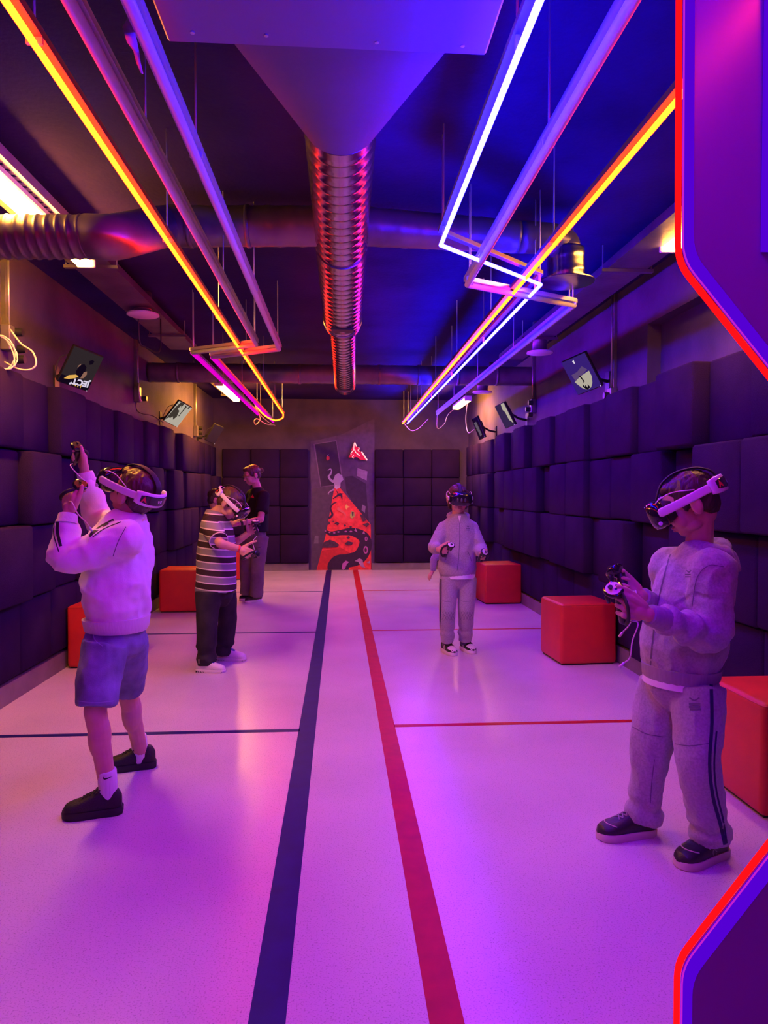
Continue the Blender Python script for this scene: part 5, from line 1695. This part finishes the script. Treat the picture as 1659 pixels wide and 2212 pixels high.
# socks and shoes
for S, top_, lo, sw in (('L', K(230.5, 1662, 2.965), K(235, 1718, 2.97), [(222, 1681), (225, 1685), (232, 1683), (244, 1677), (232, 1680), (226, 1681), (224, 1678)]),
                        ('R', K(298, 1588, 3.45), K(304, 1630, 3.455), [(286, 1606), (289, 1609), (295, 1608), (303, 1604), (294, 1605), (289, 1606), (287, 1604)])):
    me = MB().tube([top_, top_.lerp(lo, 0.05), top_.lerp(lo, 0.5), lo, lo + V((-0.012, -0.003, -0.03)), lo + V((-0.03, -0.006, -0.055))], [0.036, 0.0385, 0.038, 0.0385, 0.034, 0.016], 24).mesh('sock', True)
    so = link('sock', me, M['sock'], T)
    dm = pdecal(bvh_of(me), sw, 0.002, 1)
    if dm.f:
        dm.build('curved_tick', M['dark_mark'], so)
for S in 'LR':
    so, sb, fr = shoe(T, J['heel' + S], J['toe' + S], J['an' + S], M['shoe_black'], M['sole_black'], 'sneaker', 0.046, 0.032, None, 'rubber', 1.06)
    hl, f_, r_, z_, L_, k_ = fr
    lp = hl + f_ * L_ * 0.40 + V((0, 0, 0.10 * k_))
    MB().tube(catmull([lp, lp + r_ * 0.02 - f_ * 0.01 + V((0, 0, 0.012)), lp + r_ * 0.035 + f_ * 0.012, lp + r_ * 0.012 + f_ * 0.004, lp], 5), 0.0022, 6).build('lace_bow', M['rubber'], so, True)
    MB().tube(catmull([lp, lp - r_ * 0.02 - f_ * 0.01 + V((0, 0, 0.012)), lp - r_ * 0.035 + f_ * 0.012, lp - r_ * 0.012 + f_ * 0.004, lp], 5), 0.0022, 6).build('lace_bow', M['rubber'], so, True)
gL, sL, dL, nL = grips['L']
controller('black controller in the lower raised hand of the left player', gL, sL, dL, nL, 1.0, 'black_plastic', [K(155, 1085, 2.9), K(168, 1110, 2.9), K(186, 1128, 2.9), K(194, 1140, 2.92)])
gR, sR, dR, nR = grips['R']
controller('black controller in the highest raised hand of the left player', gR, sR, dR, nR, 1.0, 'black_plastic', [K(152, 1006, 3.3), K(165, 1022, 3.3), K(178, 1035, 3.32)])
headset('headset with white strap and black badge worn by the player in denim shorts', J['head'], J['HM'], 1.03)

# ---- boy in striped shirt --------------------------------------------------------
m = mat('striped_polo_cotton', (0.3, 0.3, 0.3), 0.9, spec=0.2, bump=0.3, bscale=250, bdist=0.003)
nt = m.node_tree
b = nt.nodes['Principled BSDF']
tc = nt.nodes.new('ShaderNodeTexCoord')
sx = nt.nodes.new('ShaderNodeSeparateXYZ')
nt.links.new(tc.outputs['Object'], sx.inputs[0])
mu = nt.nodes.new('ShaderNodeMath'); mu.operation = 'MULTIPLY_ADD'
mu.inputs[1].default_value = 0.10
nt.links.new(sx.outputs['X'], mu.inputs[0]); nt.links.new(sx.outputs['Z'], mu.inputs[2])
dv = nt.nodes.new('ShaderNodeMath'); dv.operation = 'MULTIPLY_ADD'
dv.inputs[1].default_value = 1 / 0.103
dv.inputs[2].default_value = 20 - (1.118 - 0.1) / 0.103
nt.links.new(mu.outputs[0], dv.inputs[0])
fr_ = nt.nodes.new('ShaderNodeMath'); fr_.operation = 'FRACT'
nt.links.new(dv.outputs[0], fr_.inputs[0])
rp = nt.nodes.new('ShaderNodeValToRGB')
rp.color_ramp.interpolation = 'CONSTANT'
cr = rp.color_ramp
cr.elements[0].position = 0.0; cr.elements[0].color = (0.72, 0.68, 0.70, 1)
cr.elements[1].position = 0.085; cr.elements[1].color = (0.045, 0.028, 0.032, 1)
e = cr.elements.new(0.5); e.color = (0.72, 0.68, 0.70, 1)
e = cr.elements.new(0.585); e.color = (0.24, 0.24, 0.28, 1)
nt.links.new(fr_.outputs[0], rp.inputs[0])
nt.links.new(rp.outputs[0], b.inputs['Base Color'])
M['stripes'] = m
T = thing('person', 'child in striped polo shirt and dark jeans, head bent, wearing a headset', 'person', (-0.92, 5.45, 0))
J = dict(head=K(498, 1088, 5.45), HM=frame((0.76, -0.12, -0.62), (0, 0, 1)), neck=K(463, 1112, 5.47),
         shL=K(466, 1136, 5.62), shR=K(453, 1134, 5.33), elL=K(497, 1180, 5.66), wrL=K(537, 1152, 5.58),
         elR=K(476, 1174, 5.12), wrR=K(517, 1186, 5.16),
         hipL=K(485, 1278, 5.56), hipR=K(450, 1278, 5.36), knL=K(491, 1345, 5.62), knR=K(447, 1350, 5.33),
         anL=K(479, 1408, 5.665), anR=K(446, 1428, 5.325),
         heelL=V((-0.985, 5.69, 0)), toeL=V((-0.742, 5.64, 0)), heelR=G(424, 1450), toeR=G(487, 1452),
         handR=dict(d=(0.85, -0.10, -0.42), n=(0.1, 0.95, -0.2), curl=(55, 78, 45), index=(25, 40, 25), thumb=(0.5, 0.9, 0.0), tcurl=0.1, L=0.16),
         handL=dict(d=(0.62, -0.25, 0.60), n=(0.25, -0.95, -0.1), curl=(58, 80, 45), index=(30, 50, 30), thumb=(0.6, 0.8, 0.05), tcurl=0.2, L=0.16))
body, bme, grips = skin_body(T, J, M['skin'], 1.0, 0.0045)
face_parts(T, J['head'], J['HM'], 1.0)
hair(T, J['head'], J['HM'], 1.0, M['hair_brown'], 'short', 6.0)
mb = MB()
wx = V((-0.12, -0.99, 0))
mb.eloft(torso_secs([K(467, 1262, 5.46), K(467, 1290, 5.46), K(468, 1310, 5.46)], wx, wx, [(0.125, 0.125), (0.128, 0.128), (0.06, 0.08)]), 24)
leg_tube(mb, J['hipL'], J['knL'], K(480, 1412, 5.66), [0.095, 0.090, 0.080, 0.075, 0.078, 0.072, 0.070])
leg_tube(mb, J['hipR'], J['knR'], K(446, 1436, 5.325), [0.098, 0.092, 0.082, 0.078, 0.074, 0.072, 0.072])
ob, bv = garment('jeans', mb, M['dark_denim'], T, 0.006, 10, [folds(0.010, 8, 1.7, (1, 1, 0.6)), cuff_gather(K(447, 1385, 5.33), K(446, 1436, 5.33), 0.007, 22), cuff_gather(K(486, 1375, 5.64), K(480, 1412, 5.66), 0.008, 20)])
for dx in (0, 2.0):
    pl_build('hem_mark', bv, [(428.5 + dx, 1424), (429 + dx, 1434)], 0.9, M['lace'], ob)
mb = MB()
wx1 = V((-0.05, -1.0, 0))
pts = [K(467, 1276, 5.46), K(467, 1255, 5.46), K(467, 1215, 5.46), K(468, 1175, 5.46), K(467, 1145, 5.46), K(465, 1122, 5.465), K(463, 1108, 5.47), K(464, 1102, 5.47)]
mb.eloft(torso_secs(pts, wx, wx1, [(0.160, 0.156), (0.160, 0.153), (0.158, 0.148), (0.156, 0.142), (0.150, 0.125), (0.135, 0.098), (0.085, 0.072), (0.062, 0.058)]), 28)
for S in 'LR':
    e_ = J['sh' + S].lerp(J['el' + S], 0.86)
    sleeve(mb, J, S, e_, [0.072, 0.072, 0.068], 0.0, 20, True)
PO, bv = garment('polo_shirt', mb, M['stripes'], T, 0.006, 8, [folds(0.009, 7, 3.9, (1, 1, 0.5)), folds(0.003, 20, 5.2)])
mb = MB()
nk, up_ = K(465, 1108, 5.47), V((0.30, -0.02, 0.95)).normalized()
mb.lathe([(0.066, -0.020), (0.078, -0.024), (0.074, 0.000), (0.062, 0.012), (0.056, 0.008), (0.060, -0.01)], nk, up_, 28)
mb.build('collar', mat('grey_polo_collar', (0.22, 0.21, 0.25), 0.9, bump=0.3, bscale=250), PO, True)
for S in 'LR':
    e_ = J['sh' + S].lerp(J['el' + S], 0.86)
    d_ = (J['el' + S] - J['sh' + S]).normalized()
    px_, py_ = perp(d_)
    MB().tube([e_ - d_ * 0.004 + px_ * (0.0665 * math.cos(q)) + py_ * (0.0665 * math.sin(q)) for q in [2 * PI * k / 24 for k in range(25)]], 0.004, 8, False).build('sleeve_hem', M['white_rib'], PO, True)
MB().tube([J['wrR'].lerp(J['elR'], 0.08), J['wrR'].lerp(J['elR'], 0.0)], [0.0285, 0.0275], 14).build('wristband', M['red_mark'], T, True)
for S in 'LR':
    so, sb, fr = shoe(T, J['heel' + S], J['toe' + S], J['an' + S], M['shoe_white'], M['sole_white'], 'sneaker', 0.044, 0.020, 'nolace')
    hl, f_, r_, z_, L_, k_ = fr
    mb = MB()
    for q in range(11):
        for sg in (-1, 1):
            mb.box(hl + f_ * (L_ * (0.06 + 0.084 * q)) + r_ * (sg * 0.030 * k_) + V((0, 0, 0.005)), (0.012, 0.012, 0.010))
    mb.build('studs', M['sole_black'], so)
    rows = []
    for q in range(7):
        t_ = 0.30 + 0.34 * q / 6
        row = []
        for j in range(5):
            pp = hl + f_ * (L_ * t_) + r_ * ((j / 4 - 0.5) * (0.062 - 0.02 * q / 6) * k_) + V((0, 0, 0.25))
            h_, n_, i_, d_ = sb.ray_cast(pp, V((0, 0, -1)))
            row.append((h_ if h_ is not None else pp - V((0, 0, 0.2))) + V((0, 0, 0.003)))
        rows.append(row)
    mb = MB()
    mb.add([p for r0 in rows for p in r0], [(q * 5 + j, q * 5 + j + 1, q * 5 + j + 6, q * 5 + j + 5) for q in range(6) for j in range(4)])
    mb.build('tongue', M['shoe_blue'], so, True)
gL, sL, dL, nL = grips['L']
controller('black controller held up by the player in striped shirt', gL, sL, dL, nL, 1.05, 'white_plastic', [K(546, 1170, 5.5), K(549, 1185, 5.5), K(551, 1200, 5.5)])
gR, sR, dR, nR = grips['R']
controller('black controller in the lower hand of the player in striped shirt', gR, sR, dR, nR, 1.05, 'black_plastic')
headset('headset with pale strap worn by the player in striped shirt', J['head'], J['HM'], 1.04)

# ---- adult at the back left ---------------------------------------------------------
T = thing('person', 'adult with glasses, hair bun, black t-shirt and taupe trousers standing at the back', 'person', (-1.07, 8.68, 0))
J = dict(head=K(543.5, 1027, 8.67), HM=frame((-0.86, -0.42, -0.26), (0, 0, 1)), neck=K(557, 1058, 8.70),
         shL=K(569, 1073, 8.55), shR=K(545, 1070, 8.85), elL=K(563, 1122, 8.42), wrL=K(518, 1131, 8.30),
         elR=K(533, 1122, 8.92), wrR=K(506, 1130, 8.70),
         hipL=K(562, 1158, 8.62), hipR=K(540, 1157, 8.80), knL=K(557, 1215, 8.60), knR=K(533, 1215, 8.72),
         anL=K(554, 1283, 8.66), anR=K(532, 1278, 8.80),
         heelL=G(565, 1297), toeL=G(530, 1302), heelR=V((-1.03, 8.95, 0)), toeR=V((-1.235, 8.78, 0)),
         handL=dict(d=(-0.95, 0.1, -0.1), n=(0.1, 0.5, -0.8), curl=(25, 40, 25), L=0.18),
         handR=dict(d=(-0.95, -0.3, 0.0), n=(0.0, -0.6, -0.7), curl=(25, 40, 25), L=0.18))
body, bme, grips = skin_body(T, J, M['skin'], 1.06, 0.006, True, (0.046, 0.040, 0.028), (0.055, 0.055, 0.04))
face_parts(T, J['head'], J['HM'], 1.06)
hair(T, J['head'], J['HM'], 1.06, M['hair_brown'], 'bun', 8.0)
gl = MB()
def HP(x, y, z):
    return J['head'] + J['HM'] @ (V((x, y, z)) * 1.06)
for sx_ in (-1, 1):
    gl.tube([HP(sx_ * 0.032 + 0.022 * math.cos(a), 0.098 - 0.006 * abs(math.cos(a)), -0.004 + 0.017 * math.sin(a)) for a in [2 * PI * k / 16 for k in range(17)]], 0.0018, 6, False)
    gl.tube([HP(sx_ * 0.054, 0.094, 0.004), HP(sx_ * 0.076, 0.05, 0.006), HP(sx_ * 0.078, -0.01, 0.002)], 0.0018, 6)
gl.tube([HP(-0.011, 0.098, 0.0), HP(0.0, 0.101, 0.004), HP(0.011, 0.098, 0.0)], 0.0018, 6)
tag(gl.build('glasses', M['black_plastic'], None, True), 'thin dark glasses on the standing adult', 'glasses')
mb = MB()
wx = V((0.42, -0.9, 0)).normalized()
mb.eloft(torso_secs([K(552, 1140, 8.7), K(551, 1160, 8.7), K(549, 1180, 8.7)], wx, wx, [(0.165, 0.125), (0.168, 0.130), (0.08, 0.08)]), 24)
leg_tube(mb, J['hipL'], J['knL'], K(554, 1288, 8.65), [0.108, 0.102, 0.094, 0.085, 0.080, 0.078, 0.078])
leg_tube(mb, J['hipR'], J['knR'], K(532, 1283, 8.79), [0.108, 0.102, 0.094, 0.085, 0.080, 0.078, 0.078])
ob, bv = garment('trousers', mb, M['taupe'], T, 0.008, 10, [folds(0.012, 6, 6.6, (1, 1, 0.6)), folds(0.004, 16, 1.1)])
pl_build('pocket_seam', bv, [(541, 1180), (553, 1184), (566, 1181)], 0.9, M['dark_mark'], ob)
mb = MB()
pts = [K(553, 1147, 8.7), K(554, 1130, 8.7), K(555, 1105, 8.7), K(556, 1080, 8.7), K(556.5, 1064, 8.7), K(556, 1053, 8.7)]
mb.eloft(torso_secs(pts, wx, wx, [(0.182, 0.142), (0.180, 0.138), (0.185, 0.132), (0.190, 0.118), (0.150, 0.092), (0.072, 0.066)]), 28)
for S in 'LR':
    e_ = J['sh' + S].lerp(J['el' + S], 0.72)
    sleeve(mb, J, S, e_, [0.078, 0.080, 0.080], 0.0, 20, True)
ob, bv = garment('t_shirt', mb, M['black_cotton'], T, 0.008, 10, [folds(0.009, 7, 2.8)])
pd = pdecal(bv, [(545.5, 1068), (548, 1073), (549, 1076), (544, 1074.5), (541, 1074), (544, 1071)], 0.004, 1)
if pd.f:
    pd.build('printed_emblem', M['red_mark'], ob)
MB().tube([J['wrL'].lerp(J['elL'], 0.12), J['wrL'].lerp(J['elL'], 0.02)], [0.034, 0.033], 16).build('wrist_watch', M['rubber'], T, True)
for S in 'LR':
    so, sb, fr = shoe(T, J['heel' + S], J['toe' + S], J['an' + S], M['shoe_dark'], M['sole_white'], 'sneaker', 0.046, 0.026, None, 'white_plastic')

# ---- child facing the camera ------------------------------------------------------------
T = thing('person', 'child in grey tracksuit facing the camera with headset over the eyes', 'person', (0.97, 5.77, 0))
J = dict(head=K(990, 1078, 5.75), HM=frame((0.02, -1.0, -0.10), (0, 0, 1)), neck=K(990, 1114, 5.78),
         shL=K(1018, 1141, 5.79), shR=K(960, 1142, 5.78), elL=K(1037, 1184, 5.74), wrL=K(1042, 1197, 5.53),
         elR=K(939, 1182, 5.72), wrR=K(948, 1187, 5.54),
         hipL=K(1009, 1248, 5.79), hipR=K(970, 1248, 5.78), knL=K(1007, 1316, 5.76), knR=K(966, 1318, 5.74),
         anL=K(1005, 1386, 5.86), anR=K(966, 1390, 5.82),
         heelL=V((1.040, 5.965, 0)), toeL=V((1.098, 5.742, 0)), heelR=V((0.868, 5.90, 0)), toeR=V((0.930, 5.675, 0)),
         handR=dict(d=(0.45, -0.85, 0.10), n=(0.80, 0.35, -0.1), curl=(56, 80, 45), index=(30, 50, 30), thumb=(0.85, 0.5, 0.1), tcurl=0.7, L=0.155),
         handL=dict(d=(0.05, -0.98, -0.10), n=(-0.95, -0.05, 0.3), curl=(56, 80, 45), index=(30, 50, 30), thumb=(0.85, 0.5, 0.1), tcurl=0.7, L=0.155))
body, bme, grips = skin_body(T, J, M['skin'], 1.0, 0.0045)
face_parts(T, J['head'], J['HM'], 1.0)
hair(T, J['head'], J['HM'], 1.0, M['hair_brown'], 'bob', 3.0)
mb = MB()
wx = V((-1, 0.02, 0))
mb.eloft(torso_secs([K(989, 1225, 5.79), K(989, 1250, 5.79), K(989, 1272, 5.785)], wx, wx, [(0.140, 0.100), (0.146, 0.106), (0.07, 0.06)]), 24)
leg_tube(mb, J['hipL'], J['knL'], K(1005, 1383, 5.84), [0.080, 0.078, 0.072, 0.068, 0.064, 0.060, 0.056])
leg_tube(mb, J['hipR'], J['knR'], K(966, 1386, 5.80), [0.080, 0.078, 0.072, 0.068, 0.064, 0.060, 0.056])
ob, bv = garment('trousers', mb, M['grey_marl'], T, 0.006, 10, [folds(0.007, 9, 4.4, (1, 1, 0.6)), cuff_gather(K(1005, 1340, 5.8), K(1005, 1383, 5.84), 0.004, 24), cuff_gather(K(966, 1340, 5.8), K(966, 1386, 5.8), 0.004, 24)])
pl_build('side_stripe', bv, [(952.5, 1238), (952.5, 1290), (951, 1330), (948.5, 1374)], 2.6, M['navy'], ob)
pl_build('side_stripe', bv, [(949, 1238), (949, 1290), (947.6, 1330), (946, 1374)], 2.2, M['pale_blue'], ob)
for x0 in (957, 997):
    pl_build('knee_seam', bv, [(x0 - 2, 1298), (x0 + 10, 1300), (x0 + 19, 1298)], 0.8, M['grey_mark'], ob)
    for q in range(4):
        pl_build('quilting', bv, [(x0 + q * 6 - 1, 1322), (x0 + q * 6 + 8, 1340)], 0.6, M['grey_mark'], ob)
        pl_build('quilting', bv, [(x0 + q * 6 + 7, 1322), (x0 + q * 6 - 3, 1340)], 0.6, M['grey_mark'], ob)
mb = MB()
pts = [K(988, 1240, 5.79), K(988, 1228, 5.79), K(988, 1205, 5.79), K(989, 1175, 5.785), K(990, 1150, 5.78), K(990, 1130, 5.78), K(990, 1117, 5.78), K(990, 1110, 5.78)]
mb.eloft(torso_secs(pts, wx, wx, [(0.148, 0.112), (0.158, 0.122), (0.152, 0.120), (0.148, 0.115), (0.150, 0.108), (0.138, 0.088), (0.085, 0.072), (0.060, 0.058)]), 28)
for S in 'LR':
    sleeve(mb, J, S, J['wr' + S].lerp(J['el' + S], 0.18), [0.060, 0.058, 0.056, 0.056, 0.052, 0.045, 0.041], 0.0, 18)
JK, bv = garment('hooded_jacket', mb, M['grey_marl'], T, 0.006, 8, [folds(0.010, 8, 7.1, (1, 1, 0.7)), folds(0.004, 20, 3.3)])
for S in 'LR':
    a = J['wr' + S].lerp(J['el' + S], 0.04)
    b_ = J['wr' + S].lerp(J['el' + S], 0.24)
    MB().tube([a, a.lerp(b_, 0.1), b_], [0.032, 0.035, 0.040], 18).build('cuff', M['grey_rib'], JK, 'auto')
MB().eloft(torso_secs([K(988, 1243, 5.79), K(988, 1240, 5.79), K(988, 1228, 5.79)], wx, wx, [(0.142, 0.108), (0.149, 0.114), (0.155, 0.119)]), 30).build('hem_band', M['grey_rib'], JK, 'auto')
MB().eloft(torso_secs([K(990, 1248, 5.785), K(990, 1236, 5.785)], wx, wx, [(0.140, 0.108), (0.140, 0.108)]), 28).build('undershirt_hem', M['white_fleece'], T, 'auto')
mb = MB()
ringp = [K(990, 1113, 5.80) + V((0.078 * math.cos(a), 0.070 * math.sin(a), 0.018 * math.sin(a) - 0.006 - 0.03 * max(0, -math.sin(a)))) for a in [2 * PI * k / 14 for k in range(15)]]
for k in range(14):
    mb.cap(ringp[k], ringp[k + 1], 0.021)
mb.ell(K(990, 1120, 5.88), (0.085, 0.045, 0.06))
garment('hood', mb, M['grey_marl'], JK, 0.0055, 8, [folds(0.004, 22, 2.9)])
pl_build('zip', bv, [(993, 1130), (993, 1165), (991, 1200), (988, 1232)], 1.3, M['grey_mark'], JK)
pl_build('pocket_seam', bv, [(970, 1190), (965, 1202), (961, 1212)], 1.0, M['grey_mark'], JK)
pl_build('pocket_seam', bv, [(1010, 1190), (1016, 1204), (1018, 1212)], 1.0, M['grey_mark'], JK)
for pth in ([(1008, 1136), (1011, 1138), (1014, 1136)], [(1006, 1142), (1015, 1142)], [(1006, 1145), (1015, 1145)]):
    pl_build('printed_mark', bv, pth, 1.3, M['grey_mark'], JK)
pd = pdecal(bv, [(989, 1114), (996, 1114), (993, 1127)], 0.003, 1)
if pd.f:
    pd.build('undershirt_neck', M['white_fleece'], JK)
for S in 'LR':
    so, sb, fr = shoe(T, J['heel' + S], J['toe' + S], J['an' + S], M['shoe_black'], M['sole_white'], 'sneaker', 0.046, 0.030, None, 'rubber')
    hl, f_, r_, z_, L_, k_ = fr
    # white toe cap
    mb = MB()
    rows = []
    for q in range(6):
        t_ = 0.72 + 0.26 * q / 5
        row = []
        for j in range(9):
            u_ = (j / 8 - 0.5) * 2
            wloc = 0.040 * k_ * math.sqrt(max(0.02, 1 - max(0, (t_ - 0.74) / 0.27) ** 2))
            pp = hl + f_ * (L_ * t_) + r_ * (u_ * wloc) + V((0, 0, 0.2))
            h_, n_, i_, d_ = sb.ray_cast(pp, V((0, 0, -1)))
            row.append((h_ if h_ is not None else V((pp.x, pp.y, 0.03))) + V((0, 0, 0.0025)))
        rows.append(row)
    mb.add([p for r0 in rows for p in r0], [(q * 9 + j, q * 9 + j + 1, q * 9 + j + 10, q * 9 + j + 9) for q in range(5) for j in range(8)])
    mb.build('toe_cap', M['sole_white'], so, True)
    # three stripes on each flank
    for sg in (-1, 1):
        for q in range(3):
            pts_s, pts_t = [], []
            for j in range(5):
                u_ = j / 4
                zz = 0.032 + 0.040 * u_
                tt = 0.34 + 0.075 * q + 0.05 * (1 - u_)
                c_ = hl + f_ * (L_ * tt) + V((0, 0, zz * k_))
                pts_s.append(c_ + r_ * (sg * 0.12))
                pts_t.append(c_)
            rbn = ribbon(sb, pts_s, pts_t, 0.009, f_, 0.0018, 2)
            if rbn.f:
                rbn.build('flank_stripe', M['sole_white'], so, True)
    MB().lathe([(0.040, 0.0), (0.042, 0.012), (0.040, 0.03)], J['an' + S] + V((0, 0, -0.02)), V((0, 0, 1)), 20).build('sock', M['grey_mark'], T, True)
gL, sL, dL, nL = grips['L']
controller('black controller in the left hand of the child facing the camera', gL, sL, dL, nL, 1.05, 'white_plastic')
gR, sR, dR, nR = grips['R']
controller('black controller in the right hand of the child facing the camera', gR, sR, dR, nR, 1.05, 'white_plastic')
headset('headset with black visor worn by the child facing the camera', J['head'], J['HM'], 1.02)

# ---- child mostly hidden behind the striped shirt -------------------------------------------
T = thing('person', 'dark-haired child mostly hidden behind the child in striped shirt', 'person', (-1.32, 7.6, 0))
J = dict(head=K(470, 1080, 7.6), HM=frame((0.92, 0.1, -0.25), (0, 0, 1)), neck=K(466, 1104, 7.6),
         shL=K(466, 1122, 7.73), shR=K(466, 1122, 7.47), elL=K(470, 1162, 7.75), wrL=K(488, 1170, 7.72),
         elR=K(470, 1162, 7.45), wrR=K(488, 1172, 7.5),
         hipL=K(466, 1205, 7.68), hipR=K(466, 1205, 7.52), knL=K(467, 1268, 7.68), knR=K(467, 1268, 7.52),
         anL=K(465, 1318, 7.68), anR=K(465, 1320, 7.52),
         heelL=V((-1.39, 7.68, 0)), toeL=V((-1.18, 7.70, 0)), heelR=V((-1.39, 7.52, 0)), toeR=V((-1.18, 7.50, 0)),
         handL=dict(d=(0.95, 0, 0.1), n=(0, -1, 0), L=0.15), handR=dict(d=(0.95, 0, 0.1), n=(0, 1, 0), L=0.15))
body, bme, grips = skin_body(T, J, M['skin_d'], 0.98, 0.008)
hair(T, J['head'], J['HM'], 0.98, M['hair_dark'], 'short', 5.0)
mb = MB()
wx = V((0, -1, 0))
mb.eloft(torso_secs([K(466, 1212, 7.6), K(466, 1180, 7.6), K(466, 1140, 7.6), K(466, 1118, 7.6), K(466, 1106, 7.6)], wx, wx, [(0.14, 0.10), (0.14, 0.10), (0.145, 0.105), (0.13, 0.08), (0.06, 0.055)]), 20)
for S in 'LR':
    sleeve(mb, J, S, J['wr' + S], [0.06, 0.058, 0.055, 0.05, 0.04], 0.0, 14)
garment('black_top', mb, M['black_cotton'], T, 0.009, 10, [folds(0.008, 8, 1.9)])
mb = MB()
for S in 'LR':
    leg_tube(mb, J['hip' + S], J['kn' + S], J['an' + S], [0.085, 0.08, 0.07, 0.065, 0.06], 16)
mb.cap(J['hipL'], J['hipR'], 0.09)
garment('trousers', mb, M['dark_denim'], T, 0.009, 10, [folds(0.006, 8, 2.9)])
for S in 'LR':
    shoe(T, J['heel' + S], J['toe' + S], J['an' + S], M['shoe_black'], M['sole_black'], 'sneaker', 0.044, 0.024, 'nolace')

# ---- child crouching behind the one facing the camera ------------------------------------------
T = thing('person', 'child in pale clothes crouching behind the child facing the camera', 'person', (1.5, 8.8, 0))
J = dict(head=K(972, 1163, 8.62), HM=frame((-0.8, -0.2, -0.55), (0, 0, 1)), neck=K(982, 1182, 8.75),
         shL=K(960, 1192, 8.62), shR=K(1012, 1182, 8.85), elL=K(938, 1206, 8.55), wrL=K(935, 1233, 8.55),
         elR=K(1038, 1170, 8.90), wrR=K(1032, 1192, 8.70),
         hipL=K(1000, 1238, 8.80), hipR=K(1014, 1236, 8.98), knL=K(965, 1230, 8.62), knR=K(990, 1240, 8.78),
         anL=K(985, 1276, 8.78), anR=K(1018, 1282, 8.86),
         heelL=V((1.46, 8.86, 0)), toeL=V((1.33, 8.70, 0)), heelR=V((1.66, 8.84, 0)), toeR=V((1.60, 8.63, 0)),
         handL=dict(d=(-0.55, -0.2, -0.75), n=(0.6, 0.3, -0.6), curl=(25, 35, 25), L=0.15), handR=dict(d=(-0.7, -0.6, -0.2), n=(0, -0.5, -0.8), L=0.15))
body, bme, grips = skin_body(T, J, M['skin'], 0.98, 0.008)
hair(T, J['head'], J['HM'], 0.98, M['hair_brown'], 'short', 9.0)
mb = MB()
wx = (J['shL'] - J['shR']).normalized()
mb.eloft(torso_secs([K(1006, 1240, 8.88), K(1002, 1222, 8.85), K(994, 1204, 8.8), K(986, 1190, 8.76), K(983, 1184, 8.75)], wx, wx, [(0.14, 0.12), (0.15, 0.13), (0.15, 0.12), (0.12, 0.09), (0.06, 0.06)]), 22)
for S in 'LR':
    sleeve(mb, J, S, J['wr' + S], [0.056, 0.050, 0.046, 0.042, 0.034], 0.0, 16)
garment('sweatshirt', mb, M['grey_marl'], T, 0.009, 10, [folds(0.010, 9, 1.2)])
mb = MB()
for S in 'LR':
    leg_tube(mb, J['hip' + S], J['kn' + S], J['an' + S], [0.09, 0.085, 0.078, 0.07, 0.06], 16)
mb.cap(J['hipL'], J['hipR'], 0.095)
garment('trousers', mb, M['grey_marl'], T, 0.009, 10, [folds(0.008, 8, 2.2)])
for S in 'LR':
    shoe(T, J['heel' + S], J['toe' + S], J['an' + S], M['shoe_black'], M['sole_white'], 'sneaker', 0.044, 0.026, 'nolace')
